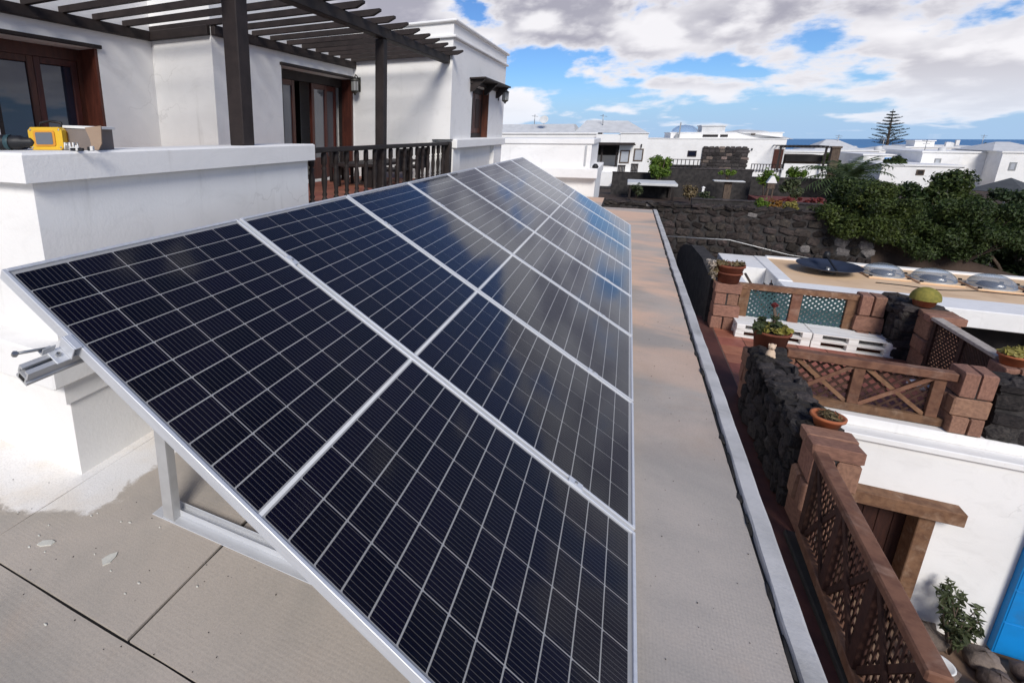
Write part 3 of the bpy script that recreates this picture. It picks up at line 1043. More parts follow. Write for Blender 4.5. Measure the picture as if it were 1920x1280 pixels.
# tower window with hood
Wn = part(MB().box(-.65, -.60, 6.853, 6.93, 1.454, 2.203).box(-.65, -.60, 7.79, 7.867, 1.454, 2.203).box(-.65, -.60, 6.9305, 7.7895, 2.12, 2.203)
          .box(-.65, -.60, 6.9305, 7.7895, 1.454, 1.52), 'window', DARKWOOD, H)
for (a, b) in ((6.935, 7.35), (7.37, 7.785)):
    part(MB().box(-.635, -.605, a, b, 1.522, 2.118, .004), 'shutter', REDWOOD, Wn)
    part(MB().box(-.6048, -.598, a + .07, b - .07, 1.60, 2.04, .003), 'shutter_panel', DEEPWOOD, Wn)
part(MB().box(-.5995, -.501, 7.84, 7.868, 1.453, 2.204), 'reveal_panel', REDWOOD, Wn)
hood = part(MB().box(-.4995, -.27, 6.66, 8.42, 2.262, 2.286, .004), 'window_hood', DARKWOOD, H)
for y in (6.74, 7.54, 8.34):
    part(MB().prism([(-.4995, 2.10), (-.46, 2.10), (-.29, 2.2605), (-.4995, 2.2605)], 'y', y - .025, y + .025), 'bracket', DARKWOOD, hood)
part(MB().box(-.4995, -.46, 6.70, 8.38, 2.206, 2.2605, .004), 'hood_beam', DARKWOOD, hood)


def lantern(x, y, z, label, s=1.0):
    t = thing('wall_lamp', label, 'wall lamp', (x, y, z), 'lanterns on the house wall')
    WL[t.name] = (0, 0, 0)
    part(MB().box(0, .012, -.03, .03, -.09, .10, .003), 'wall_plate', LAMPMETAL, t)
    part(MB().tube([(.012, 0, .05), (.05, 0, .11), (.10, 0, .125), (.12, 0, .10)], .007, 6), 'bracket_arm', LAMPMETAL, t)
    part(MB().lathe([(.004, .10), (.018, .092), (.03, .075), (.066, .045), (.062, .04), (0, .04)], (.12, 0, 0), 8), 'lamp_roof', LAMPMETAL, t)
    part(MB().lathe([(.052, .0395), (.050, -.085), (.035, -.10)], (.12, 0, 0), 8, smooth=False), 'lamp_glass', LAMPGLASS, t)
    mb = MB()
    for k in range(8):
        a = 2 * math.pi * k / 8
        mb.bar((.12 + .054 * math.cos(a), .054 * math.sin(a), .0395), (.12 + .052 * math.cos(a), .052 * math.sin(a), -.085), .006, .006)
    mb.lathe([(.056, -.084), (.056, -.092), (.040, -.108), (.02, -.118), (.012, -.14), (0, -.145)], (.12, 0, 0), 8)
    part(mb, 'lamp_cage', LAMPMETAL, t)
    return t


l1 = lantern(-1.845, YT - .151, 2.17, 'dark metal lantern on the wall beside the french door')
l2 = copy_tree(l1)
l1.rotation_euler = (0, 0, -R(90))
l2.location = (-.499, 8.52, 2.16)
l2['label'] = 'dark metal lantern on the tower wall under the window hood'

# ------------------------------------------------------------------ terrace parapet and floor
T = thing('terrace_wall', 'white stepped parapet wall with a broad coping beside the panels', 'parapet wall', (-.5, .43, 0))
part(MB().box(-6, -.45, .41, .56, .0, .372).box(-.60, -.45, .5602, 5.999, .0, .372), 'plinth', STUCCO, T)
part(MB().box(-6, -.435, .385, .56, .3725, .472).box(-.60, -.435, .5605, 5.999, .3725, .472), 'step', STUCCO, T)
part(MB().box(-6, -.400, .325, .5605, .4725, .640, .008).box(-.60, -.401, .561, 5.999, .4725, .639, .006), 'ledge', STUCCO, T)
part(MB().prism([(-6, .432), (-.5, .432), (-.5, 2.43), (-.66, 2.43), (-.66, .60), (-6, .60)], 'z', .6405, 1.3195), 'wall', STUCCO, T)
cp = [(-6, .385), (-.46, .385), (-.46, 2.475), (-.80, 2.475), (-.80, .86), (-6, .86)]
ci = [(-6, .395), (-.47, .395), (-.47, 2.465), (-.79, 2.465), (-.79, .85), (-6, .85)]
vs = [(p[0], p[1], 1.32) for p in cp] + [(p[0], p[1], 1.427) for p in cp] + [(p[0], p[1], 1.437) for p in ci]
fs = [tuple(range(5, -1, -1)), tuple(range(12, 18))] + [(a * 6 + i, a * 6 + (i + 1) % 6, a * 6 + 6 + (i + 1) % 6, a * 6 + 6 + i) for a in (0, 1) for i in range(6)]
part(MB().add(vs, fs), 'coping', STUCCO, T)
part(MB().box(-.66, -.5005, 2.4305, 5.999, .6405, .86, .006), 'low_wall', STUCCO, T)

TF = structure(MB().box(-2.699, -.661, .861, 5.845, .3, .905), 'terrace_floor', GROUT)
tm = MB().box(-.097, .097, -.097, .097, 0, .012, .003).mesh('floor_tile', TILE)
for i in range(10):
    for j in range(18):
        x, y = -2.58 + i * .2, 2.3 + j * .2
        if x > -.76 or (x < XB + .1 and y > YB - .1) or y > 5.75:
            continue
        inst('floor_tile', tm, TF, (x, y, .905 + random.uniform(0, .002)))

# balustrade
B = thing('balustrade', 'dark wooden balustrade of turned spindles between parapet and tower', 'railing', (-.55, 2.5, .86))
part(MB().box(-.585, -.515, 2.435, 5.985, 1.365, 1.405, .006), 'handrail', DARKWOOD, B)
part(MB().box(-.575, -.525, 2.435, 5.985, .90, .935, .004), 'bottom_rail', DARKWOOD, B)
prof = [(.016, .936), (.022, .945), (.022, 1.0), (.012, 1.01), (.020, 1.03), (.014, 1.05), (.021, 1.12), (.023, 1.16), (.015, 1.22), (.020, 1.24), (.012, 1.26), (.022, 1.275), (.022, 1.35), (.016, 1.3645)]
sp = MB().lathe([(r * 1.12, z) for r, z in prof], (0, 0, 0), 8).mesh('spindle', DARKWOOD)
for i in range(18):
    inst('spindle', sp, B, (-.55, 2.56 + i * .1865, 0))
part(MB().box(-.60, -.505, 5.87, 5.975, .861, 1.402, .005), 'end_post', DARKWOOD, B)

# ------------------------------------------------------------------ pergola
PG_ = thing('pergola', 'dark brown slatted wooden pergola over the terrace', 'pergola', (-.57, 3.9, .92))
part(MB().box(-.625, -.515, 1.745, 1.855, 1.4372, 2.378, .006), 'post', DARKWOOD, PG_)
part(MB().box(-.635, -.545, 3.86, 3.95, .87, 2.378, .006), 'post', DARKWOOD, PG_)
part(MB().box(-.61, -.53, -3.5, 5.845, 2.3785, 2.470, .006), 'beam', DARKWOOD, PG_)
part(MB().box(XA + .0005, XA + .05, -3.5, YB - .0505, 2.385, 2.470, .004), 'wall_plate', DARKWOOD, PG_)
part(MB().box(XA + .0005, XB + .0, YB - .05, YB - .0005, 2.385, 2.470, .004), 'wall_plate', DARKWOOD, PG_)
part(MB().box(XB + .0005, XB + .05, YB + .0005, 5.845, 2.385, 2.470, .004), 'wall_plate', DARKWOOD, PG_)
for i in range(22):
    y = 5.80 - i * .302
    xw = XB + .002 if y > YB + .03 else XA + .002
    tip = -.355
    part(MB().prism([(xw, 2.4705), (tip - .07, 2.4705), (tip, 2.500), (tip, 2.519), (xw, 2.519)], 'y', y - .022, y + .022), 'rafter', DARKWOOD, PG_)

# garden furniture on the terrace
t = thing('terrace_table', 'dark wooden table standing on the terrace behind the balustrade', 'table', (-1.15, 5.0, .917))
part(MB().box(-1.42, -.88, 4.3, 5.65, 1.15, 1.185, .006), 'tabletop', DARKWOOD, t)
for (x, y) in ((-1.36, 4.38), (-.94, 4.38), (-1.36, 5.57), (-.94, 5.57)):
    part(MB().box(x - .025, x + .025, y - .025, y + .025, .918, 1.1495, .003), 'leg', DARKWOOD, t)


def chair(x, y, rz, label, src=None):
    if src is not None:
        o = copy_tree(src)
        o.location, o.rotation_euler, o['label'] = (x, y, .917), (0, 0, rz), label
        return o
    t = thing('terrace_chair', label, 'chair', (x, y, .917), 'chairs round the terrace table')
    t.rotation_euler = (0, 0, rz)
    WL[t.name] = (0, 0, 0)
    part(MB().box(-.17, .17, -.17, .17, .18, .21, .005), 'seat', DARKWOOD, t)
    for a in (-1, 1):
        for b in (-1, 1):
            part(MB().box(a * .15 - .017, a * .15 + .017, b * .15 - .017, b * .15 + .017, .001, .1795 if b > 0 else .43, .002), 'leg', DARKWOOD, t)
    mb = MB().box(-.1325, .1325, -.165, -.135, .40, .43, .002)
    part(mb, 'top_rail', DARKWOOD, t)
    for i in range(4):
        part(MB().box(-.10 + i * .058, -.07 + i * .058, -.157, -.143, .2105, .3995), 'back_slat', DARKWOOD, t)
    return t


c0 = chair(-.80, 4.62, R(90), 'dark wooden chair at the table, nearest the left end of the balustrade')
chair(-.80, 5.28, R(90), 'dark wooden chair at the table, nearest the tower', c0)
chair(-1.58, 5.0, R(-90), 'dark wooden chair on the house side of the table', c0)

# ------------------------------------------------------------------ tools on the coping
z = 1.4375
t = thing('work_light', 'yellow cased work light with a dark window, standing on the white coping', 'work light', (-.74, .66, z))
M = Matrix.Translation((-.715, .655, z)) @ Matrix.Rotation(R(22), 4, 'Z')


def octo(x0, x1, z0, z1, c, y0, y1, M):
    mb = MB()
    pl = [(x0 + c, z0), (x1 - c, z0), (x1, z0 + c), (x1, z1 - c), (x1 - c, z1), (x0 + c, z1), (x0, z1 - c), (x0, z0 + c)]
    mb.prism(pl, 'y', y0, y1)
    mb.v = [tuple(M @ Vector(p)) for p in mb.v]
    return mb


part(octo(-.072, .085, .001, .099, .014, -.020, .010, M), 'case', YELLOW, t)
part(octo(-.060, .074, .010, .090, .012, .0102, .022, M), 'gasket', BLACK, t)
ORP = mat('orange_plastic', (.66, .29, .03), (.58, .24, .025), 5, .5, bstr=0)
part(octo(-.072, .082, .001, .099, .020, .0222, .050, M), 'back_case', ORP, t)
part(octo(-.046, .052, .018, .084, .006, -.0245, -.0202, M), 'bezel', ORP, t)
part(octo(-.036, .042, .025, .077, .004, -.0262, -.0247, M), 'window', GREYGLASS, t)
mbs = MB()
for (a_, b_) in ((-.06, .012), (.072, .012), (-.06, .088), (.072, .088)):
    mbs.lathe([(0, 0), (.005, 0), (.004, .002), (0, .0025)], (0, 0, 0), 8, M @ Matrix.Translation((a_, -.0202, b_)) @ Matrix.Rotation(R(90), 4, 'X'))
o = part(mbs, 'screw_heads', STEEL, t)
o['kind'] = 'stuff'
part(MB().tube([M @ Vector(p) for p in ((-.05, .035, .100), (-.045, .035, .118), (.0, .035, .126), (.05, .035, .118), (.056, .035, .100))], .006, 8), 'carry_handle', BLACK, t)
part(MB().tube([M @ Vector(p) for p in ((-.072, .03, .02), (-.10, .035, .012), (-.13, .09, .006), (-.10, .15, .006), (-.16, .18, .006), (-.24, .16, .006))], .004, 6), 'power_lead', BLACK, t)
t = thing('cardboard_box', 'grey cardboard carton with a white sheet of paper on top, behind the yellow work light', 'box', (-.60, .80, z))
M = Matrix.Translation((-.585, .775, z)) @ Matrix.Rotation(R(14), 4, 'Z')
part(MB().box(-.10, .075, -.05, .05, .001, .092, .001, M), 'carton', GREYCARD, t)
part(MB().box(-.10, .09, -.055, .05, .0925, .104, .001, M @ Matrix.Rotation(R(2), 4, 'Y')), 'paper_stack', PAPER, t)
t = thing('cardboard_flap', 'torn piece of brown cardboard standing right of the grey carton', 'cardboard', (-.475, .70, z))
WL[t.name] = (0, 0, 0)
t.rotation_euler = (R(-14), 0, R(20))
part(MB().prism([(-.045, .10), (.03, .108), (.036, .03), (.022, .002), (-.008, .004), (-.02, .05)], 'y', 0, .006), 'flap', CARD, t)
for i, lab in ((0, 'black plastic clips scattered right of the carton'),):
    t = thing('plastic_clips', lab, 'clips', (-.5, .62, z))
    for k in range(7):
        x, y = -.53 + k * .022 + random.uniform(-.01, .01), .62 + random.uniform(-.03, .05)
        part(MB().box(-.012, .012, -.006, .006, .0005, .012 + random.random() * .012, .002, Matrix.Translation((x, y, z)) @ Matrix.Rotation(random.random() * 3, 4, 'Z')), 'clip', BLACK if k % 3 else PAPER, t)
t = thing('bolt_bag', 'clear bag of small steel bolts in front of the carton', 'bag', (-.57, .66, z))
for k in range(9):
    x, y = -.60 + k * .009, .655 + random.uniform(-.01, .01)
    part(MB().tube([(x, y, z + .004), (x + random.uniform(-.006, .006), y, z + .034)], .0035, 6), 'bolt', PAPER if k % 2 else STEEL, t)
t = thing('cordless_drill', 'dark cordless drill lying at the left end of the coping', 'drill', (-.85, .60, z))
M = Matrix.Translation((-.86, .575, z + .034)) @ Matrix.Rotation(R(28), 4, 'Z') @ Matrix.Rotation(R(90), 4, 'Y')
part(MB().lathe([(0, -.11), (.030, -.11), (.033, -.09), (.033, -.02), (.028, -.015), (.030, .0), (.030, .05), (.022, .06), (.022, .10), (.012, .115), (0, .115)], (0, 0, 0), 14, M), 'drill_body', BLACK, t)
part(MB().lathe([(.0335, -.012), (.0345, -.008), (.0345, .004), (.0335, .008)], (0, 0, 0), 14, M), 'clutch_ring', mat('dull_teal', (.03, .07, .08), (.02, .05, .06), 5, .5, bstr=0), t)
part(MB().box(-.13, -.06, -.03, .03, -.033, .018, .008, Matrix.Translation((-.86, .575, z + .034)) @ Matrix.Rotation(R(-50), 4, 'Z')), 'battery', BLACK, t)

# ------------------------------------------------------------------ neighbour's terrace, one storey down
FZ = -2.10
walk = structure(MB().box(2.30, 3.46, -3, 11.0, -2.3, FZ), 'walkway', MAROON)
NH = thing('neighbour_house', 'white neighbouring house with a timber door under a terrace, below the roof kerb', 'house', (6.0, 8.8, -4.6))
part(MB().wall('y', 6.90, 7.15, 3.47, 9.6, -4.6, -2.165, [(4.45, 5.35, -4.6, -2.93)]), 'wall', STUCCO, NH)
part(MB().box(3.47, 9.6, 7.1505, 10.9, -4.6, FZ - .02), 'inner_block', STUCCO, NH)
part(MB().box(3.47, 9.65, 6.845, 7.42, -2.164, -2.085, .01), 'ledge', STUCCO, NH)
part(MB().box(3.9, 9.6, 7.06, 7.40, -2.0845, -1.955, .012), 'kerb_wall', STUCCO, NH)
part(MB().box(4.22, 5.64, 6.70, 6.899, -2.945, -2.775, .008), 'door_lintel', WOOD, NH)
part(MB().box(5.30, 5.45, 6.80, 7.05, -4.599, -2.9455, .008), 'door_post', WOOD, NH)
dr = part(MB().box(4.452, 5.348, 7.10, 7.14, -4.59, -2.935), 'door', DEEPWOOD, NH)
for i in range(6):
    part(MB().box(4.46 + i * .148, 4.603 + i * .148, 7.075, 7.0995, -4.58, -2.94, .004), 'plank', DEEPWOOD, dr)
bl = part(MB().box(6.245, 7.30, 6.80, 6.899, -4.56, -2.6, .004), 'blue_door', BLUE, NH)
for i in range(4):
    part(MB().box(6.26, 7.29, 6.793, 6.7995, -4.54 + i * .46, -4.105 + i * .46, .003), 'plank', BLUE, bl)
tf = structure(MB().box(3.461, 9.6, 7.42, 10.9, FZ - .0195, FZ - .004), 'neighbour_terrace', GROUT)
tm2 = MB().box(-.196, .196, -.196, .196, 0, .010, .003).mesh('floor_tile', TILE)
for i in range(15):
    for j in range(8):
        inst('floor_tile', tm2, tf, (3.67 + i * .4, 7.63 + j * .4, FZ - .004))

BLK = []
for k in range(6):
    rr = random.Random(300 + k)
    mb = MB().box(-.5, .5, -.5, .5, -.5, .5, .05)
    mb.v = [(p[0] + rr.uniform(-.028, .02) * (1 if p[0] > 0 else -1), p[1] + rr.uniform(-.028, .02) * (1 if p[1] > 0 else -1), p[2] + rr.uniform(-.03, .018) * (1 if p[2] > 0 else -1)) for p in mb.v]
    BLK.append(mb.mesh('block', BLOCK))


def pillar(x0, x1, y0, y1, z0, z1, label, lh=.235, cap=0.0):
    t = thing('block_pillar', label, 'pillar', ((x0 + x1) / 2, (y0 + y1) / 2, z0), 'red stone block pillars')
    z = z0 + .001
    rr = random.Random(x0 * 31 + y0)
    i = 0
    while z < z1 - .05:
        h = min(lh * rr.uniform(.88, 1.12), z1 - z)
        if z1 - (z + h) < .1:
            h = z1 - z
        o = (rr.uniform(-.018, .018), rr.uniform(-.018, .018))
        w, d = x1 - x0, y1 - y0
        if i % 2 == 0:
            sp_ = rr.uniform(.42, .58)
            for (a, b) in ((0, sp_), (sp_, 1)):
                inst('block', rr.choice(BLK), t, (x0 + w * (a + b) / 2 + o[0], (y0 + y1) / 2 + o[1], z + h / 2), (0, 0, rr.uniform(-.04, .04)), (w * (b - a) - .012, d, h - .010))
        else:
            sp_ = rr.uniform(.4, .6)
            for (a, b) in ((0, sp_), (sp_, 1)):
                inst('block', rr.choice(BLK), t, ((x0 + x1) / 2 + o[0] * 1.4, y0 + d * (a + b) / 2, z + h / 2), (0, 0, rr.uniform(-.04, .04)), (w + rr.uniform(0, .05), d * (b - a) - .012, h - .010))
        z += h
        i += 1
    part(MB().box(x0 + .03, x1 - .03, y0 + .03, y1 - .03, z0, z1 - .03), 'mortar_core', LAVAMORTAR, t)
    return t


pillar(3.41, 3.79, 10.28, 10.62, FZ, -1.20, 'red block pillar at the back left of the terrace, carrying two stacked clay pots')
pillar(5.53, 5.87, 10.36, 10.68, FZ, -1.17, 'red block pillar at the right end of the teal lattice fence', .26)
pillar(6.08, 6.44, 9.50, 9.92, FZ, -1.17, 'red block pillar at the head of the sloping dark fence, below the round cactus', .26)
pillar(5.42, 5.72, 7.06, 7.40, -1.954, -1.17, 'red block pillar at the right end of the cross braced front fence', .25)
pillar(3.42, 3.76, 4.46, 4.84, FZ, -1.14, 'red block pillar between the lava wall and the long lattice fence, nearest the camera', .28)
pillar(3.40, 3.83, 7.02, 7.46, FZ, -1.37, 'low red block pillar under the big brown pot', .24)
pillar(5.98, 6.28, 7.60, 7.92, FZ, -1.22, 'red block pillar at the lower end of the sloping dark fence, under the yellow flowers', .26)

# lava stone walls: irregular stones set in mortar
STONES = []
for sidx in range(6):
    mb = MB()
    rr = random.Random(100 + sidx)
    mb.box(-.5, .5, -.5, .5, -.5, .5, .16)
    mb.v = [(p[0] * rr.uniform(.80, 1.06), p[1] * rr.uniform(.80, 1.08), p[2] * rr.uniform(.80, 1.06)) for p in mb.v]
    STONES.append(mb.mesh('stone', LAVA))
for sidx in range(5):
    mb = MB().blob((0, 0, 0), (.60, .60, .58), 9, .20, 500 + sidx)
    mb.smooth = [False] * len(mb.f)
    STONES.append(mb.mesh('stone', LAVA))


def stonewall(label, x0, x1, y0, y1, z0, z1, size, faces, seed, cat='stone wall', pale=0.02, name='lava_wall', vis=(None, None)):
    t = thing(name, label, cat, ((x0 + x1) / 2, (y0 + y1) / 2, z0), 'dark lava stone walls')
    part(MB().box(x0 + .03, x1 - .03, y0 + .03, y1 - .03, z0, z1 - .035), 'mortar_core', LAVAMORTAR, t)
    rr = random.Random(seed)
    for f in faces:
        if f == 'top':
            ua, ub, va, vb = x0, x1, y0, y1
        elif f in ('y0', 'y1'):
            ua, ub, va, vb = x0, x1, z0, z1 - .04
        else:
            ua, ub, va, vb = y0, y1, z0, z1 - .04
        if vis[0] is not None and f != 'top':
            va = vis[0]
        v = va
        while v < vb - size * .15:
            h = min(size * rr.uniform(.6, 1.0), vb - v + .02)
            u = ua - rr.uniform(0, size * .4)
            while u < ub - size * .1:
                w = size * rr.uniform(.7, 1.65)
                a, b = max(u, ua), min(u + w, ub)
                if b - a > size * .25:
                    cu, cv = (a + b) / 2, v + h / 2 + rr.uniform(-.02, .02)
                    pr_ = rr.uniform(-.004, .018)
                    dpt = .10
                    if f == 'top':
                        loc, scl = (cu, cv, z1 - dpt / 2 + pr_ * 1.2), (b - a - .014, h - .012, dpt)
                        scl = (scl[0] * rr.uniform(1.0, 1.3), scl[1] * rr.uniform(1.0, 1.35), scl[2] * rr.uniform(.8, 1.5))
                        rot = (rr.uniform(-.22, .22), rr.uniform(-.22, .22), rr.uniform(-.6, .6))
                    elif f in ('y0', 'y1'):
                        yy = y0 + dpt / 2 - pr_ if f == 'y0' else y1 - dpt / 2 + pr_
                        loc, scl = (cu, yy, cv), (b - a - .014, dpt, h - .012)
                        rot = (0, rr.uniform(-.16, .16), rr.uniform(-.05, .05))
                    else:
                        xx = x0 + dpt / 2 - pr_ if f == 'x0' else x1 - dpt / 2 + pr_
                        loc, scl = (xx, cu, cv), (dpt, b - a - .014, h - .012)
                        scl = (scl[0] * rr.uniform(.9, 1.6), scl[1] * rr.uniform(.9, 1.15), scl[2] * rr.uniform(.9, 1.2))
                        rot = (rr.uniform(-.4, .4), 0, rr.uniform(-.12, .12))
                    o = inst('stone', rr.choice(STONES), t, loc, rot, scl)
                    if rr.random() < pale:
                        o.material_slots[0].link = 'OBJECT'
                        o.material_slots[0].material = PALELAVA
                u += w
            v += h
    return t


stonewall('rough lava stone wall with a broken crest beside the walkway, bearing the cream figurine', 3.37, 3.73, 4.86, 7.0, FZ, -1.20, .22, ('top', 'x0'), 3)
stonewall('lava stone wall right of the front pillar, on the white ledge', 5.74, 8.6, 7.06, 7.40, -1.954, -1.22, .24, ('y0', 'top'), 5)
stonewall('lava stone wall behind the pallet bench, under the round cactus', 5.89, 6.46, 9.94, 10.75, FZ, -1.18, .24, ('y0', 'x0', 'top'), 9)
# dark boundary wall beyond the terrace, sloping top
bw = thing('boundary_wall', 'dark boundary wall with a sloping top beside the far end of the roof kerb', 'boundary wall', (3.4, 14, -4.6))
part(MB().prism([(10.66, -4.6), (10.66, -1.24), (12.2, -1.13), (14.2, -1.24), (15.7, -1.50), (16.7, -1.80), (17.2, -2.15), (17.2, -4.6)], 'x', 3.36, 3.62), 'wall', LAVAMORTAR, bw)
rt = stonewall('long lava stone retaining wall below the garden, running behind the ochre roof', .55, 8.2, 18.0, 18.4, -3.2, -.66, .25, ('y0', 'top'), 21, 'retaining wall', .015, 'retaining_wall', (-2.3, None))
for o in rt.children:
    if o.name.startswith('stone') and o.material_slots[0].link == 'DATA':
        o.material_slots[0].link = 'OBJECT'
        x, z_ = o.location.x + 4.375, o.location.z - 3.2
        o.material_slots[0].material = PALELAVA if (7.0 < x < 9 and -1.8 < z_ < -1.2 and random.random() < .22) else LAVABROWN
        o.rotation_euler = (random.uniform(-.1, .1), random.uniform(-.5, .5), random.uniform(-.12, .12))
        o.scale = (o.scale[0] * random.uniform(.8, 1.08), o.scale[1] * random.uniform(.9, 1.7), o.scale[2] * random.uniform(.8, 1.12))
# shallow run of the crest down to the right
part(MB().box(.5, 8.2, 18.41, 18.6, -4.6, -1.36), 'backing', LAVAMORTAR, rt)
t = MB().tube([(2.6, 17.7, -1.66), (4.2, 17.6, -1.62), (4.7, 17.55, -1.60), (6.2, 17.6, -1.92), (9, 17.7, -2.2)], .016, 6).build('conduit', STEEL)
tag(t, 'thin grey conduit pipe running along the foot of the retaining wall', 'pipe')
structure(MB().box(2.3, 5.2, 10.9, 18.0, -4.59, -3.0), 'side_yard', LAVAMORTAR)
# ------------------------------------------------------------------ fences


def lattice(mb_list, axis, at, u0, u1, z0, z1, step, w=.022, t=.010, both=True):
    """diagonal slats clipped to a rectangle; two crossing layers"""
    out = []
    for layer, sg in enumerate((1, -1) if both else (1,)):
        k = -(z1 - z0)
        rng_ = np.arange(u0 - (z1 - z0), u1 + (z1 - z0), step)
        for c in rng_:
            # line u = c + sg*(z - z0) (or mirrored)
            pts = []
            a, b = (c, c + (z1 - z0)) if sg > 0 else (c + (z1 - z0), c)
            ua, za, ub, zb = a, z0, b, z1

            def clip(ua, za, ub, zb):
                du, dz = ub - ua, zb - za
                t0, t1 = 0.0, 1.0
                for p, q in ((-du, ua - u0), (du, u1 - ua)):
                    if abs(p) < 1e-9:
                        if q < 0:
                            return None
                    else:
                        r = q / p
                        if p < 0:
                            t0 = max(t0, r)
                        else:
                            t1 = min(t1, r)
                if t1 - t0 < .06:
                    return None
                return ua + du * t0, za + dz * t0, ua + du * t1, za + dz * t1
            q = clip(ua, za, ub, zb)
            if not q:
                continue
            off = at + (layer - .5) * t * 1.04
            P = (lambda u, z: (off, u, z)) if axis == 'x' else (lambda u, z: (u, off, z))
            up = (1, 0, 0) if axis == 'x' else (0, 1, 0)
            out.append(MB().bar(P(q[0], q[1]), P(q[2], q[3]), w, t, 0, up))
    return out


# front fence with cross braces over lattice (runs left to right)
F = thing('braced_fence', 'brown fence with crossed braces over lattice, between the lava wall and the white ledge', 'fence', (4.6, 7.2, -1.955))
part(MB().box(3.80, 5.42, 7.12, 7.25, -1.325, -1.225, .008), 'top_rail', WOOD, F)
part(MB().box(3.80, 5.42, 7.16, 7.25, -1.94, -1.835, .006), 'bottom_rail', WOOD, F)
PX = (3.85, 4.56, 5.30)
for x in PX:
    part(MB().box(x - .055, x + .055, 7.165, 7.245, -1.834, -1.3255, .005), 'post', WOOD, F)
for a, b in zip(PX, PX[1:]):
    a, b = a + .058, b - .058
    part(MB().bar((a, 7.178, -1.83), (b, 7.178, -1.33), .05, .018, .003, (0, 1, 0)), 'brace', WOOD, F)
    part(MB().bar((a, 7.198, -1.33), (b, 7.198, -1.83), .05, .018, .003, (0, 1, 0)), 'brace', WOOD, F)
    for m_ in lattice(None, 'y', 7.228, a, b, -1.832, -1.327, .118, .030, .008):
        part(m_, 'slat', LATTICE, F)

# long fence along the walkway (runs towards the camera)
F = thing('lattice_fence', 'long brown lattice fence with a broad top rail running towards the camera along the walkway', 'fence', (3.43, 3.4, FZ))
part(MB().box(3.355, 3.462, 2.235, 4.37, -1.225, -1.155, .010), 'top_rail', WOOD, F)
part(MB().box(3.365, 3.445, 2.235, 4.37, -2.02, -1.93, .006), 'bottom_rail', WOOD, F)
PY = (2.29, 2.97, 3.65, 4.31)
for y in PY:
    part(MB().box(3.37, 3.44, y - .05, y + .05, -1.929, -1.2255, .004), 'post', LATTICE, F)
for a, b in zip(PY, PY[1:]):
    a, b = a + .052, b - .052
    part(MB().bar((3.382, a, -1.925), (3.382, b, -1.23), .05, .016, .003, (1, 0, 0)), 'brace', LATTICE, F)
    part(MB().bar((3.400, a, -1.23), (3.400, b, -1.925), .05, .016, .003, (1, 0, 0)), 'brace', LATTICE, F)
    n = 9
    for i in range(n):
        y = a + .03 + (b - a - .06) * i / (n - 1)
        part(MB().box(3.4105, 3.4185, y - .012, y + .012, -1.927, -1.2265), 'slat', LATTICE, F)
    for i in range(8):
        zz = -1.875 + i * .084
        part(MB().box(3.4188, 3.4265, a, b, zz - .012, zz + .012), 'slat', LATTICE, F)
F.rotation_euler = (0, 0, -R(1.9))
F.location = (3.41, 3.4, FZ)
structure(MB().box(3.315, 3.455, 1.0, 4.44, FZ + .001, FZ + .055, .01), 'walkway_gutter', BITUMEN)

# back fence with teal lattice
F = thing('teal_lattice_fence', 'brown framed fence filled with teal lattice behind the white pallets', 'fence', (4.65, 10.5, FZ))
part(MB().box(3.79, 5.53, 10.44, 10.56, -1.30, -1.20, .006), 'top_rail', WOOD, F)
part(MB().box(3.79, 5.53, 10.46, 10.54, -2.02, -1.94, .005), 'bottom_rail', WOOD, F)
PX = (3.90, 4.68, 5.45)
for x in PX:
    part(MB().box(x - .075, x + .075, 10.455, 10.545, -1.939, -1.3005, .004), 'post', WOOD, F)
for a, b in zip(PX, PX[1:]):
    for m_ in lattice(None, 'y', 10.50, a + .077, b - .077, -1.938, -1.302, .088, .036, .008):
        part(m_, 'slat', TEAL, F)

# right-hand fence running down to the flower pillar
F = thing('shadowed_fence', 'dark lattice fence with a bleached grey top rail on the right side of the terrace', 'fence', (6.12, 8.7, FZ))
part(MB().box(6.06, 6.19, 7.93, 9.49, -1.235, -1.185, .006), 'top_rail', GREYWOOD, F)
part(MB().box(6.09, 6.16, 7.93, 9.49, -2.02, -1.94, .005), 'bottom_rail', LATTICE, F)
for y in (7.98, 8.72, 9.44):
    part(MB().box(6.095, 6.155, y - .045, y + .045, -1.939, -1.2355, .004), 'post', LATTICE, F)
for m_ in lattice(None, 'x', 6.125, 8.03, 8.67, -1.938, -1.237, .07, .040, .009) + lattice(None, 'x', 6.125, 8.77, 9.39, -1.938, -1.237, .085, .030, .009):
    part(m_, 'slat', LATTICE, F)

# ------------------------------------------------------------------ pallet bench
PLX, PLY, PH = 1.088, .74, .128


def pallet():
    t = thing('pallet', 'x', 'pallet', (0, 0, 0), 'white painted pallets stacked as a bench')
    w, d, h = PLX, PLY, PH
    db = MB().box(0, w, 0, d / 7 - .010, 0, .019, .002).mesh('deck_board', PALLET)
    for i in range(7):
        inst('deck_board', db, t, (0, i * d / 7 + .005, h - .019))
    sm = MB().box(0, .13, 0, d, 0, .017, .002).mesh('stringer_board', PALLET)
    for x in (0, w / 2 - .065, w - .13):
        inst('stringer_board', sm, t, (x, 0, h - .0365))
    bm_ = MB().box(0, .13, 0, .12, 0, .072, .003).mesh('block', PALLET)
    for x in (0, w / 2 - .065, w - .13):
        for y in (0, d / 2 - .06, d - .12):
            inst('block', bm_, t, (x, y, .0190))
    bb = MB().box(0, w, 0, .115, 0, .0185, .002).mesh('bottom_board', PALLET)
    for y in (.002, d / 2 - .0575, d - .117):
        inst('bottom_board', bb, t, (0, y, 0))
    return t


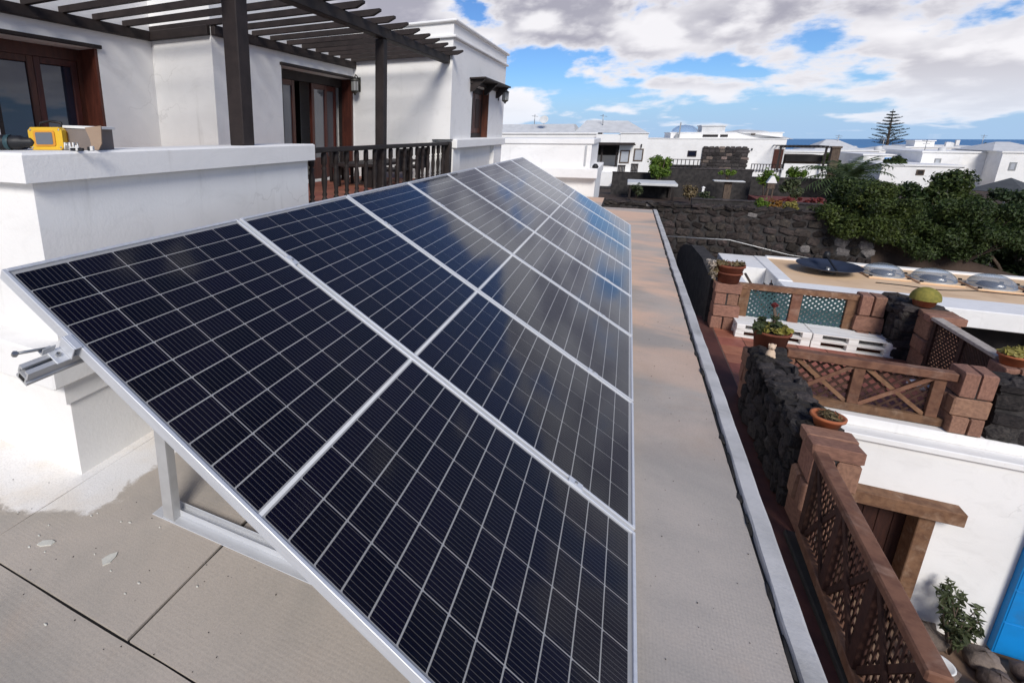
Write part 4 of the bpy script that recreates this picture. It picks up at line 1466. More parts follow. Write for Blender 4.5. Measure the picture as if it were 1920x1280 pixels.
pal = pallet()
LB = {(0, 0): 'lower left white pallet of the bench by the teal fence', (1, 0): 'lower right white pallet of the bench by the teal fence',
      (0, 1): 'upper left white pallet of the bench, behind the flower pot', (1, 1): 'upper right white pallet of the bench, nearest the dark stone wall'}
for i in (0, 1):
    for j in (0, 1):
        o = pal if (i, j) == (0, 0) else copy_tree(pal)
        o.location = (3.765 + i * (PLX + .012) + .006 * j, 9.96 - .008 * j, FZ + .0065 + j * (PH + .0012))
        o.rotation_euler = (0, 0, R(.8 - .5 * i))
        o['label'] = LB[i, j]

# ------------------------------------------------------------------ pots, cactus, figurine


def pot(t, c, r0, r1, h, m, rim=.02, n=20):
    part(MB().lathe([(0, 0), (r0, 0), (r1 - .008, h - rim * 1.6), (r1 + rim * .5, h - rim * 1.5), (r1 + rim * .6, h), (r1 - rim * .4, h), (r1 - rim, h - .03), (0, h - .035)], c, n), 'pot', m, t)
    part(MB().lathe([(0, h - .030), (r1 - rim * .9, h - .032)], c, n), 'soil', SOIL, t)


def succulents(c, r, n, m_name, t, size=.035, seed=1, hgt=.05, name='leaf_rosette'):
    rr = random.Random(seed)
    cl = []
    for i in range(n):
        a, q = rr.random() * 6.28, r * math.sqrt(rr.random())
        cl.append((c[0] + q * math.cos(a), c[1] + q * math.sin(a), c[2] + hgt * rr.random(), size * 1.3, size * 1.3, size * .9))
    leafpart(leaves(n * 26, cl, size * .8, .5, .4, seed, .3), name, m_name, t)


t = thing('flower_pot', 'big brown clay pot of succulents and a red flowered cactus, beside the cream figurine', 'flower pot', (3.62, 7.24, -1.365))
pot(t, (3.62, 7.24, -1.365), .155, .205, .34, POTDARK, .02)
succulents((3.62, 7.24, -1.03), .17, 9, L_YEL, t, .05, 3, .05)
succulents((3.55, 7.26, -1.02), .16, 7, L_OLIVE, t, .05, 5, .08)
part(MB().tube([(3.63, 7.28, -1.05), (3.635, 7.28, -.92), (3.625, 7.28, -.80), (3.60, 7.28, -.72)], [.022, .024, .020, .012], 8)
     .tube([(3.63, 7.28, -.90), (3.66, 7.28, -.86), (3.665, 7.28, -.79)], [.014, .013, .008], 7), 'cactus_stem', BARK, t)
leafpart(leaves(60, [(3.60, 7.28, -.69, .035, .035, .03)], .022, .6, .3, 4, .3), 'red_flower', L_RED, t)
leafpart(leaves(70, [(3.63, 7.28, -.86, .05, .05, .05), (3.45, 7.25, -.98, .05, .05, .06)], .03, .4, .3, 9, .3), 'spiny_leaves', L_OLIVE, t)

t = thing('figurine', 'small cream garden figurine sitting on the far end of the lava wall', 'figurine', (3.50, 6.62, -1.19))
c = (3.50, 6.62, -1.185)
part(MB().lathe([(0, 0), (.045, 0), (.052, .03), (.046, .07), (.030, .10), (.022, .11), (0, .11)], c, 12, None, 1, .85)
     .lathe([(0, .10), (.022, .102), (.036, .125), (.038, .145), (.028, .172), (.010, .184), (0, .185)], c, 12)
     .blob((c[0] + .03, c[1] - .03, c[2] + .02), (.02, .026, .018), 8, .08, 2).blob((c[0] - .03, c[1] - .03, c[2] + .02), (.02, .026, .018), 8, .08, 3)
     .blob((c[0], c[1] - .037, c[2] + .138), (.014, .014, .012), 8, .05, 4)
     .blob((c[0] + .032, c[1], c[2] + .162), (.010, .012, .020), 7, .05, 5).blob((c[0] - .032, c[1], c[2] + .162), (.010, .012, .020), 7, .05, 6), 'body', CREAM, t)

t = thing('bowl_pot', 'shallow orange clay bowl with a dried plant on the near end of the lava wall', 'flower pot', (3.60, 4.93, -1.17))
pot(t, (3.60, 4.93, -1.17), .09, .125, .115, POT, .018)
leafpart(leaves(150, [(3.61, 4.95, -1.055, .085, .085, .03)], .028, .35, .5, 6, .2), 'dried_plant', L_DRY, t)

t = thing('stacked_pots', 'two old clay pots stacked on the back left pillar with trailing flowers', 'flower pot', (3.60, 10.44, -1.195))
pot(t, (3.60, 10.44, -1.195), .165, .20, .20, POTDARK, .02)
part(MB().lathe([(0, .17), (.185, .17), (.215, .30), (.235, .305), (.235, .345), (.215, .345), (.205, .31), (0, .305)], (3.60, 10.44, -1.195), 20), 'upper_pot', POTDARK, t)
leafpart(leaves(420, [(3.45, 10.40, -.84, .13, .12, .07), (3.72, 10.45, -.84, .12, .12, .06), (3.36, 10.42, -.98, .08, .10, .18)], .040, .45, .3, 12, .2), 'foliage', L_DRY, t)
leafpart(leaves(90, [(3.30, 10.36, -.86, .10, .10, .10), (3.34, 10.38, -1.05, .06, .08, .12)], .035, .6, .3, 13, .2), 'pale_flowers', leafmat('white_petal', (.62, .56, .50), (.48, .40, .30), .3), t)

t = thing('cactus_pot', 'round golden cactus in an orange clay pot on the dark stone wall', 'cactus', (6.17, 10.05, -1.17))
pot(t, (6.17, 10.05, -1.165), .12, .155, .13, POT, .018)
mb = MB()
n = 22
vs, fs = [], []
for i in range(11):
    ph = math.pi * .52 * i / 10
    for k in range(n * 2):
        a = math.pi * k / n
        q = 1 if k % 2 == 0 else .90
        vs.append((6.17 + .185 * q * math.sin(ph) * math.cos(a), 10.05 + .185 * q * math.sin(ph) * math.sin(a), -1.045 + .19 * math.cos(ph)))
for i in range(10):
    for k in range(2 * n):
        fs.append((i * 2 * n + k, (i + 1) * 2 * n + k, (i + 1) * 2 * n + (k + 1) % (2 * n), i * 2 * n + (k + 1) % (2 * n)))
part(mb.add(vs, fs, None, True), 'cactus_body', CACTUS, t)

t = thing('flower_bowl', 'clay pot of yellow flowers on the pillar ending the grey railed fence', 'flower pot', (6.13, 7.76, -1.215))
pot(t, (6.13, 7.76, -1.215), .10, .135, .13, POT, .018)
leafpart(leaves(260, [(6.10, 7.74, -1.06, .11, .10, .05), (6.2, 7.78, -1.04, .09, .09, .05)], .034, .55, .4, 17, .2), 'yellow_flowers', L_YEL, t)
t = thing('white_bag', 'crumpled white bag on the red floor below the dark fence', 'bag', (5.86, 8.75, FZ))
part(MB().blob((5.86, 8.75, FZ + .07), (.17, .13, .08), 12, .14, 8), 'bag', PAPER, t)

# ------------------------------------------------------------------ patio corner at the bottom right
rr = random.Random(5)
RL = ['largest brown rock of the rockery, left of the shrub', 'brown rock just behind the shrub by the white wall', 'brown rock right of the shrub against the white wall', 'brown rock under the corner of the blue door', 'last brown rock along the wall, right of the blue door corner',
      'brown rock in front of the shrub, beside the white basin', 'middle front rock, behind the grey domed lamp', 'front rock right of the grey domed lamp', 'front rock beside the yellow and orange flowers', 'outermost front rock at the right edge of the rockery']
for i in range(10):
    x = 5.55 + (i % 5) * .42 + rr.uniform(-.1, .1)
    y = 6.62 - (i // 5) * .40 + rr.uniform(-.08, .08)
    s = rr.uniform(.13, .24)
    o = MB().blob((0, 0, 0), (s, s * rr.uniform(.7, 1), s * rr.uniform(.55, .8)), 10, .17, i + 40).build('rock', ROCKM)
    o.location = (x, y, -4.6 + s * .45)
    tag(o, RL[i], 'rock', 'rocks of the rockery below the white wall')
t = thing('shrub', 'small leafy shrub growing among rocks against the white wall', 'shrub', (5.78, 6.55, -4.6))
mb = MB()
cl = []
r2 = random.Random(12)
for i in range(13):
    a = r2.random() * 6.28
    top = Vector((5.74 + .21 * math.cos(a) * r2.uniform(.3, 1), 6.55 + .22 * math.sin(a), -4.55 + r2.uniform(.38, .92)))
    base = Vector((5.78, 6.55, -4.58))
    mid = (base + top) / 2 + Vector((r2.uniform(-.04, .04), 0, .05))
    mb.tube([base, mid, top], [.010, .007, .004], 5)
    for q in (.45, .6, .75, .9, 1.0):
        p = base.lerp(top, q)
        cl.append((p.x, p.y, p.z, .055, .055, .045))
part(mb, 'stem', BARK, t)
leafpart(leaves(620, cl, .046, .36, .25, 31, .2), 'foliage', L_OLIVE, t)
t = thing('white_basin', 'shallow white basin half hidden behind the end of the long fence', 'basin', (5.30, 5.85, -4.6))
part(MB().lathe([(0, .25), (.07, .25), (.14, .29), (.15, .30), (.147, .312), (.13, .305), (.07, .27), (0, .265)], (5.42, 6.02, -4.6), 20).lathe([(.09, 0), (.05, .12), (.065, .25)], (5.42, 6.02, -4.6), 14), 'basin', PAPER, t)
t = thing('garden_lamp', 'grey enamelled domed lamp standing among the rocks', 'garden lamp', (5.95, 5.75, -4.6))
part(MB().lathe([(.10, 0), (.10, .03), (.035, .05), (.035, .22)], (5.98, 5.78, -4.6), 16), 'stand', BLACK, t)
part(MB().lathe([(.03, .20), (.17, .22), (.19, .26), (.15, .36), (.07, .42), (0, .43)], (5.98, 5.78, -4.6), 20), 'dome', GRAPE, t)
t = thing('flowering_plant', 'low plant with yellow and orange flowers at the right edge of the rockery', 'plant', (6.35, 5.7, -4.6))
part(MB().tube([(6.35, 5.7, -4.6), (6.36, 5.7, -4.4)], .02, 6), 'stem', BARK, t)
leafpart(leaves(260, [(6.35, 5.7, -4.36, .22, .2, .16)], .05, .45, .3, 21, .3), 'foliage', L_YEL, t)
leafpart(leaves(90, [(6.40, 5.62, -4.30, .2, .18, .14)], .05, .5, .3, 22, .5), 'orange_flowers', L_ORNG, t)

# ------------------------------------------------------------------ ochre flat roof with domes and dish
OR = thing('ochre_roof_house', 'low white building with an ochre flat roof and white parapet beyond the terrace', 'house', (8, 15.5, -4.6))
Z = -2.0
part(MB().box(5.50, 16, 14.25, 17.25, -4.6, Z - .03).box(4.42, 5.495, 14.9, 17.25, -4.6, Z - .9), 'walls', STUCCO, OR)
part(MB().box(5.62, 15.9, 14.45, 17.2, Z - .0295, Z + .0), 'ochre_roof', ORANGE, OR)
part(MB().box(5.30, 16.2, 13.45, 14.40, Z - .36, Z + .02, .015), 'parapet', STUCCO, OR)
part(MB().box(5.30, 5.60, 14.4005, 17.25, Z - .36, Z + .045, .015).box(5.6005, 16, 17.2005, 17.40, Z - .03, Z + .05, .01), 'parapet', STUCCO, OR)
part(MB().box(4.42, 5.2995, 15.6, 17.25, Z - .9, Z + .03, .01).box(4.42, 4.60, 13.3, 15.5995, Z - 2, Z - .0, .01), 'wing_wall', STUCCO, OR)
part(MB().box(4.62, 5.4995, 13.35, 15.5995, Z - 2.0, Z - .80), 'wing_floor', STUCCO, OR)
for i, (x, lab) in enumerate(((9.30, 0), (11.6, 0), (14.2, 0))):
    part(MB().box(x - .05, x + .05, 13.55, 13.65, -4.6, Z - .3605), 'porch_post', DARKWOOD, OR)
part(MB().box(8.2, 16, 14.20, 14.2495, -4.59, Z - .3605), 'porch_back', DARKOPEN, OR)  # back and floor coloured near-black as the shade under the porch roof
part(MB().box(8.2, 16, 13.5, 14.1995, -4.599, -4.56), 'porch_floor', DARKOPEN, OR)
t = MB().tube([(4.72, 14.9, -2.0), (4.86, 14.5, -2.25), (5.12, 13.9, -2.75)], .03, 6).build('pole', BARK)
tag(t, 'thin dark pole leaning in the white recess left of the ochre roof', 'pole')
t = thing('rolled_parasol', 'dark rolled parasol leaning in the white recess left of the ochre roof', 'parasol', (5.2, 14.1, -2.8))
part(MB().tube([(5.16, 13.9, -2.78), (5.22, 14.2, -2.55), (5.24, 14.5, -2.25), (5.23, 14.62, -2.12)], [.03, .085, .085, .03], 8), 'canopy', BLACK, t)
part(MB().tube([(5.16, 13.9, -2.79), (5.235, 14.66, -2.05)], .012, 6), 'pole', BARK, t)

# satellite dish lying on the ochre roof
t = thing('satellite_dish', 'large dark satellite dish facing up on the ochre roof', 'satellite dish', (6.65, 15.9, Z))
WL[t.name] = (0, 0, 0)
M = Matrix.Translation((0, 0, .10)) @ Matrix.Rotation(R(2), 4, 'X')
pr_ = [(.66 * i / 8, .12 * (i / 8) ** 2) for i in range(9)]
part(MB().lathe(pr_ + [(.675, .125), (.675, .115)] + [(r, z_ - .014) for r, z_ in pr_[::-1]], (0, 0, 0), 36, M), 'reflector', DISHM, t)
part(MB().bar((0, -.62, .19), (-.05, .10, .42), .035, .03, .003), 'arm', BLACK, t)
part(MB().lathe([(0, -.09), (.06, -.08), (.075, .02), (.05, .10), (0, .11)], (-.05, .12, .44), 12), 'receiver', BLACK, t)
part(MB().lathe([(.18, 0.001), (.16, .02), (.05, .04), (.045, .15)], (0, 0, 0), 12), 'mount', STEEL, t)

DL = ['clear dome skylight on the ochre roof, nearest the dark dish', 'second clear dome skylight from the dark dish', 'third clear dome skylight, with a cable looping in front', 'clear dome skylight farthest from the dish, at the right edge']
sk = None
for i, (x, y) in enumerate(((7.83, 16.2), (8.72, 16.05), (9.66, 15.9), (10.62, 15.85), (11.6, 15.8))):
    if i > 3:
        break
    if sk is None:
        sk = thing('skylight', DL[0], 'skylight', (0, 0, 0), 'dome skylights on the ochre roof')
        part(MB().box(-.40, .40, -.45, .45, .0, .045, .012), 'curb', ORANGE, sk)
        part(MB().lathe([(.42, .0455), (.43, .055), (.40, .062), (.37, .060)], (0, 0, 0), 28, None, .95, 1.05), 'flange', ALU_DULL, sk)
        part(MB().lathe([(.0, .13), (.20, .12), (.24, .065), (.24, .046)], (0, 0, 0), 24, None, .95, 1.1), 'shaft', DISHM, sk)
        n = 28
        vs, fs = [], []
        for a_ in range(9):
            ph = math.pi / 2 * a_ / 8
            for k in range(n):
                th = 2 * math.pi * k / n
                cs, sn = math.cos(th), math.sin(th)
                e = (abs(cs) ** 2.3 + abs(sn) ** 2.3) ** (-1 / 2.3)
                blend = math.sin(ph)
                e = 1 + (e - 1) * blend
                vs.append((.385 * math.sin(ph) * cs * e, .425 * math.sin(ph) * sn * e, .060 + .27 * math.cos(ph)))
        for a_ in range(8):
            for k in range(n):
                fs.append((a_ * n + k, (a_ + 1) * n + k, (a_ + 1) * n + (k + 1) % n, a_ * n + (k + 1) % n))
        part(MB().add(vs, fs, None, True), 'dome', ACRYLIC, sk)
        cm = MB().box(-.03, .03, -.025, .025, 0, .04, .006).mesh('clip', BLACK)
        for (a, b) in ((-.36, -.41), (.36, -.41), (-.36, .41), (.36, .41)):
            inst('clip', cm, sk, (a, b, .0455))
        o = sk
    else:
        o = copy_tree(sk)
    o.location = (x, y, Z)
    o['label'] = DL[i]
pts = []
for i in range(30):
    x = 7.4 + i * .14
    pts.append((x, 15.25 + .12 * math.sin(x * 2.1) + .05 * math.sin(x * 5), Z + .014))
t = MB().tube(pts, .012, 5).build('cable', BLACK)
tag(t, 'thin dark cable snaking across the ochre roof in front of the domes', 'cable')

# ------------------------------------------------------------------ trees and garden


def tree(name, label, base, clumps, n, size, m, limbs, seed, trunk_r=.14, group=None, aspect=.5, shell=.5, cat='tree'):
    t = thing(name, label, cat, base, group)
    mb = MB()
    b = Vector(base)
    fork = b + Vector((0, 0, (min(c[2] for c in clumps) - b.z) * .6 + .2))
    mb.tube([b - Vector((0, 0, .1)), (b + fork) / 2 + Vector((.05, .03, 0)), fork], [trunk_r, trunk_r * .8, trunk_r * .65], 9)
    rr = random.Random(seed)
    for c in rr.sample(clumps, min(limbs, len(clumps))):
        e = Vector(c[:3])
        mid = fork.lerp(e, .5) + Vector((rr.uniform(-.1, .1), rr.uniform(-.1, .1), .12))
        mb.tube([fork, mid, e], [trunk_r * .45, trunk_r * .28, trunk_r * .1], 6)
    part(mb, 'trunk', BARK, t)
    leafpart(leaves(n, clumps, size, aspect, .35, seed, shell), 'crown', m, t)
    return t


def clumpy(c, r, n, cr, seed, flat=.8):
    rr = random.Random(seed)
    out = []
    for i in range(n):
        while True:
            d = Vector((rr.uniform(-1, 1), rr.uniform(-1, 1), rr.uniform(-1, 1)))
            if .25 < d.length < 1:
                break
        q = cr * rr.uniform(.65, 1.3)
        out.append((c[0] + d.x * r[0], c[1] + d.y * r[1], c[2] + d.z * r[2], q, q, q * flat))
    return out


TG = 'evergreen trees beyond the ochre roof'
tree('evergreen_tree', 'dense evergreen tree at the left of the dark mass, next to the palm', (8.9, 20.4, -4.2),
     clumpy((8.8, 20.3, -.98), (1.25, 1.0, 1.22), 44, .30, 1), 26000, .052, L_TREE, 10, 41, .16, TG)
tree('evergreen_tree', 'evergreen tree in the middle of the dark mass, behind its lower neighbour', (10.6, 20.9, -4.6),
     clumpy((10.5, 20.7, -.88), (1.35, 1.1, 1.18), 44, .31, 2), 28000, .055, L_TREE2, 12, 42, .18, TG)
tree('evergreen_tree', 'evergreen tree at the right edge of the dark mass, before the white blank wall', (12.3, 20.2, -4.8),
     clumpy((12.1, 20.0, -1.10), (1.35, 1.1, 1.50), 50, .31, 3), 28000, .055, L_TREE3, 10, 43, .16, TG)
tree('evergreen_tree', 'rounded mid green tree crown overhanging the end of the retaining wall', (8.3, 18.8, -4.2),
     clumpy((7.95, 17.85, -.62), (1.05, .42, .82), 34, .25, 4), 24000, .038, L_TREE2, 9, 44, .12, TG)
tree('evergreen_tree', 'dark tree crown in front of the mass, directly above the skylights', (10.0, 18.8, -4.2),
     clumpy((9.75, 17.95, -.92), (1.25, .45, .88), 40, .26, 5), 26000, .038, L_TREE, 9, 45, .12, TG)

# palm
t = thing('palm', 'feathery palm rising between the pergola house and the dark trees', 'palm', (11.75, 33, -3.2))
mb = MB()
mb.tube([(11.75, 33, -3.3), (11.7, 33, -2.2), (11.72, 33, -.95)], [.22, .18, .20], 10)
part(mb, 'trunk', BARK, t)
rr = random.Random(9)
for i in range(32):
    a = i * 2.399
    el = rr.uniform(.25, 1.3)
    L = rr.uniform(1.7, 2.5)
    vs, fs = [], []
    p = Vector((11.72, 33, -.75))
    d = Vector((math.cos(a) * math.cos(el), math.sin(a) * math.cos(el), math.sin(el)))
    side = Vector((-math.sin(a), math.cos(a), 0))
    N = 15
    spine = []
    for k in range(N):
        spine.append(p.copy())
        p = p + d * (L / N)
        d = (d + Vector((0, 0, -.075 - .02 * k / 4))).normalized()
    for k in range(1, N):
        w = .50 * math.sin(math.pi * (k + 1.5) / (N + 2)) ** .7
        dd = (spine[k] - spine[k - 1]).normalized()
        for sg in (-1, 1):
            b0 = spine[k]
            tip = b0 + side * sg * w + dd * .22 - Vector((0, 0, .16 * w / .4))
            o = len(vs)
            vs += [b0 - dd * .035, b0 + dd * .05, tip]
            fs.append((o, o + 1, o + 2))
    mb = MB().add(vs, fs)
    mb.tube(spine, [.014] * N, 4)
    part(mb, 'frond', L_PALM, t)

# Norfolk pine
t = thing('norfolk_pine', 'tiered norfolk pine standing alone against the sea horizon', 'pine tree', (52.0, 150, -7))
part(MB().tube([(52.1, 150, -7.5), (52.0, 150, -1), (51.8, 150, 3.5), (51.63, 150, 6.7)], [.34, .26, .16, .04], 7), 'trunk', BARK, t)
rr = random.Random(3)
mb, cl = MB(), []
for i in range(11):
    zz = -.6 + i * .66
    f = i / 10
    cx = 52.05 - .4 * f
    L = (3.2 * (1 - f) ** .75 + .35) * rr.uniform(.8, 1.1)
    for k in range(6):
        a = k * 1.047 + i * .5 + rr.uniform(-.2, .2)
        l2 = L * rr.uniform(.7, 1.1)
        e = Vector((cx + math.cos(a) * l2, 150 + math.sin(a) * l2, zz + l2 * .20))
        b = Vector((cx, 150, zz))
        mb.tube([b, b.lerp(e, .55) - Vector((0, 0, l2 * .06)), e], [.06, .045, .025], 4)
        for q in np.linspace(.35, 1.0, 6):
            p = b.lerp(e, q)
            cl.append((p.x, p.y, p.z + .05, .28, .28, .10))
part(mb, 'branch', BARK, t)
leafpart(leaves(3400, cl, .16, .25, .3, 8, .2), 'needles', L_PINE, t)


def bush(label, c, r, m, n=420, size=.06, seed=1, cat='bush', name='bush', group='bushes in the garden beyond the retaining wall', ground=None):
    zb = ground if ground is not None else c[2] - r[2]
    t = thing(name, label, cat, (c[0], c[1], zb), group)
    mb = MB()
    rr = random.Random(seed)
    for i in range(4):
        mb.tube([(c[0], c[1], zb - .05), (c[0] + rr.uniform(-.5, .5) * r[0], c[1] + rr.uniform(-.5, .5) * r[1], c[2] + r[2] * .4)], [.03, .012], 5)
    part(mb, 'stem', BARK, t)
    k = clumpy(c, (r[0] * .7, r[1] * .7, r[2] * .7), 12, min(r) * .5, seed)
    leafpart(leaves(n, k, size, .55, .4, seed, .35), 'foliage', m, t)
    return t


bush('large bright green tree-like bush beside the white porch house', (3.25, 30.5, -.12), (.72, .6, .75), L_BUSH, 1800, .085, 1, ground=-1.7)
bush('light green bush on top of the retaining wall, left of the rust coloured one', (5.55, 18.75, -.62), (.36, .25, .22), L_BUSH, 500, .05, 2)
bush('rust orange bush on top of the retaining wall', (6.0 - .05, 19.3, -.66), (.24, .25, .20), L_ORNG, 420, .045, 3)
bush('yellow green bush on top of the retaining wall, right of the rust coloured one', (6.45, 19.3, -.70), (.30, .25, .20), L_YEL, 460, .045, 4)
bush('low yellow green bush at the tree end of the retaining wall', (7.35, 19.2, -.86), (.50, .25, .15), L_BUSH, 460, .045, 5)
bush('small yellow green bush in the corner by the dark trees', (8.0, 19.4, -.75), (.28, .25, .22), L_YEL, 360, .045, 6)
bush('pale olive shrub under the flat carport roof', (2.25, 27.0, -1.05), (.26, .25, .38), L_OLIVE, 420, .06, 7)
bush('green standard bush with a bare stem in front of the stone panelled house', (8.05, 31, -.55), (.42, .4, .42), L_BUSH, 700, .07, 8, ground=-1.8)
bush('bushy olive plant beside the rust path', (8.6, 28, -1.0), (.35, .3, .30), L_OLIVE, 420, .06, 9)
bush('red leaved bed of plants on the rust path, left one', (8.1, 26.5, -1.22), (.85, .6, .16), L_RED, 900, .06, 10)
bush('red leaved bed of plants on the rust path, right one', (9.4, 27.5, -1.36), (.75, .6, .2), L_RED, 800, .06, 11)
bush('green tuft in the pots before the dark stone panel', (6.35, 30.6, -.36), (.55, .3, .20), L_BUSH, 600, .06, 12, ground=-.75)
bush('shaggy grey shrub right of the carport', (4.5, 27.2, -1.05), (.42, .35, .42), L_DRY, 600, .06, 13)
bush('second shaggy grey shrub between the carport and the white post', (4.95, 25.5, -1.15), (.35, .3, .35), L_OLIVE, 460, .06, 14)
bush('olive shrub at the left foot of the palm', (9.3, 32, -1.1), (.5, .4, .55), L_OLIVE, 700, .08, 15)
bush('dark agave like tuft behind the pale boulders', (7.3, 20.6, -1.0), (.35, .3, .22), L_OLIVE, 350, .06, 16)
bush('green tree beside the brown pier of the far pergola', (11.3, 40, -.9), (.6, .5, .5), L_BUSH, 700, .09, 17, ground=-2.6)

structure(MB().box(7.4, 10.4, 24.0, 31.0, -1.9, -1.50), 'rust_path', REDPATH)
# garden terrace walls
for (lab, x0, x1, y0, z0, z1, m) in (('dark terrace wall behind the carport', 1.0, 3.9, 31.3, -2.0, -.55, LAVAMORTAR), ('dark terrace wall below the long railing', 3.9, 7.6, 32.0, -2.0, -.28, LAVAMORTAR),
                                     ('dark terrace wall left of the palm', 7.6, 11.5, 33.5, -2.4, -.75, LAVAMORTAR), ('low dark garden wall behind the bushes', 4.2, 8.4, 23.5, -1.7, -1.02, LAVAMORTAR)):
    t = thing('garden_wall', lab, 'garden wall', ((x0 + x1) / 2, y0, z0), 'dark garden walls on the slope')
    part(MB().box(x0, x1, y0, y0 + .3, z0, z1 - .05), 'wall', m, t)
    part(MB().box(x0 - .02, x1 + .02, y0 - .03, y0 + .33, z1 - .0495, z1, .01), 'coping', LAVA, t)
# carport
t = thing('carport', 'small open shelter with a flat pale roof between the white house and the garden', 'carport', (2.9, 29, -1.8))
part(MB().box(1.80, 4.02, 28.2, 30.4, -.99, -.86, .015), 'roof', PALEROOF, t)
for (x, y) in ((1.95, 28.3), (3.85, 28.3), (1.95, 30.3), (3.85, 30.3)):
    part(MB().box(x - .05, x + .05, y - .05, y + .05, -1.9, -.9905), 'post', DARKWOOD, t)
part(MB().box(1.9, 3.9, 30.42, 30.5, -1.9, -.9905), 'back_wall', LAVAMORTAR, t)
t = thing('white_post', 'slender white marker post in the garden right of the carport', 'post', (5.18, 29, -1.75))
part(MB().box(5.13, 5.23, 28.95, 29.05, -1.8, -1.06, .01), 'shaft', STUCCO, t)
part(MB().lathe([(.08, -1.0595), (.08, -1.03), (0, -.98)], (5.18, 29, 0), 8), 'cap', STUCCO, t)
t = thing('garden_table', 'small garden table with a pale round top before the dark stone panel', 'table', (6.35, 30.2, -1.8))
part(MB().box(5.7, 7.0, 29.9, 30.5, -.80, -.75, .01), 'tabletop', PALEROOF, t)
part(MB().box(6.2, 6.5, 30.1, 30.3, -1.9, -.8005), 'leg', BARK, t)
t = thing('bird_house', 'little white roofed bird house on a brown stand in the garden', 'bird house', (8.05, 30, -1.8))
part(MB().prism([(7.85, -.78), (8.25, -.78), (8.1, -.45), (8.0, -.45)], 'y', 29.85, 30.15), 'roof', STUCCO, t)
part(MB().box(7.9, 8.2, 29.88, 30.12, -1.05, -.7805), 'box', BARK, t)
part(MB().box(7.93, 7.98, 29.9, 29.95, -1.85, -1.0505).box(8.12, 8.17, 29.9, 29.95, -1.85, -1.0505), 'stand', BARK, t)

# ------------------------------------------------------------------ annex beyond the tower
t = thing('annex', 'low white annex with stepped ledges beyond the tower at the end of the panels', 'annex', (-.5, 13, 0))
part(MB().box(-4, .99, 12.92, 16, -.3, .455), 'base', STUCCO, t)
part(MB().box(-4, 1.03, 12.70, 16.03, .4555, .70, .02), 'ledge', STUCCO, t)
part(MB().box(-4, .84, 12.86, 16, .7005, 1.27), 'wall', STUCCO, t)
part(MB().box(-4, .88, 12.82, 16.04, 1.2705, 1.40, .012), 'coping', STUCCO, t)
part(MB().box(.70, .74, 12.83, 12.859, .7505, 1.24), 'downpipe', ALU_DULL, t)
tag(MB().lathe([(0, 0), (.06, 0), (.075, .04), (.04, .10), (0, .11)], (.96, 12.9, .701), 10).build('spotlight', BLACK), 'small black spotlight on the corner of the annex ledge', 'lamp')


def win(mb_par, x0, x1, y, z0, z1, frame=DARKWOOD, glass=WGLASS, name='window', f=.08):
    o = part(MB().box(x0, x1, y - .06, y - .002, z0, z0 + f).box(x0, x1, y - .06, y - .002, z1 - f, z1).box(x0, x0 + f, y - .06, y - .002, z0 + f, z1 - f).box(x1 - f, x1, y - .06, y - .002, z0 + f, z1 - f), name, frame, mb_par)
    part(MB().box(x0 + f, x1 - f, y - .04, y - .005, z0 + f, z1 - f), 'pane', glass, o)
    return o


# white porch house
t = thing('porch_house', 'white house with a shaded porch and grey shutters beyond the annex', 'house', (0, 44, -3.5))
part(MB().box(-14, -.62, 42.5, 52, -3.5, 1.50).box(-.6, 1.05, 44.2, 52, -3.5, 1.45).box(1.051, 2.86, 42.0, 50, -3.5, 1.53).box(-.62, 1.05, 42.0, 44.19, -3.5, -.88), 'wall', STUCCO, t)
part(MB().box(-14.1, -.55, 42.4, 52.1, 1.5005, 1.62, .02).box(.95, 2.92, 41.92, 50.1, 1.5305, 1.60, .02), 'cornice', STUCCO, t)
part(MB().add([(-9, 43.2, 1.62), (-2.2, 43.2, 1.62), (-2.6, 45.5, 2.32), (-8.6, 45.5, 2.32), (-2.2, 50, 1.62), (-9, 50, 1.62), (-2.6, 47.5, 2.32), (-8.6, 47.5, 2.32)],
             [(0, 1, 2, 3), (1, 4, 6, 2), (4, 5, 7, 6), (5, 0, 3, 7), (3, 2, 6, 7)])
     .add([(-2.3, 43.0, 1.62), (2.85, 42.6, 1.605), (1.4, 45.5, 2.52), (-1.6, 45.5, 2.60), (2.85, 50, 1.605), (-2.3, 50, 1.62), (1.4, 47.5, 2.52), (-1.6, 47.5, 2.60)],
          [(0, 1, 2, 3), (1, 4, 6, 2), (4, 5, 7, 6), (5, 0, 3, 7), (3, 2, 6, 7)]), 'roof', PALEROOF, t)
part(MB().box(-.58, 2.05, 41.3, 44.1, .80, .90).box(-.58, 2.1, 41.25, 41.35, .72, .7995), 'porch_roof', DARKWOOD, t)
for x in (-.1, .92):
    part(MB().box(x - .06, x + .06, 42.05, 42.17, -.879, .7195), 'porch_post', DARKWOOD, t)
part(MB().box(-.58, 1.04, 44.1, 44.19, -.1, .75), 'dark_opening', DARKOPEN, t)
part(MB().box(-.6195, 1.0505, 42.05, 42.25, .905, 1.5), 'wall', STUCCO, t)
for (x0, x1, z0, z1) in ((1.14, 1.80, -.58, .36), (2.06, 2.68, -.42, .48)):
    o = win(t, x0, x1, 42.0, z0, z1, BARK, SHUTTER)
for (x0, x1, z0, z1) in ((1.10, 1.62, -1.42, -.72), (1.98, 2.46, -1.18, -.60)):
    part(MB().box(x0, x1, 41.9, 41.995, z0, z0 + .06), 'bottom_rail', DARKWOOD, t)
    bp = part(MB().box(x0, x1, 41.9, 41.995, z1 - .06, z1), 'balcony_rail', DARKWOOD, t)
    for k in range(5):
        xx = x0 + (x1 - x0) * (k + .5) / 5
        part(MB().box(xx - .03, xx + .03, 41.92, 41.98, z0 + .0605, z1 - .0605), 'spindle', DARKWOOD, bp)
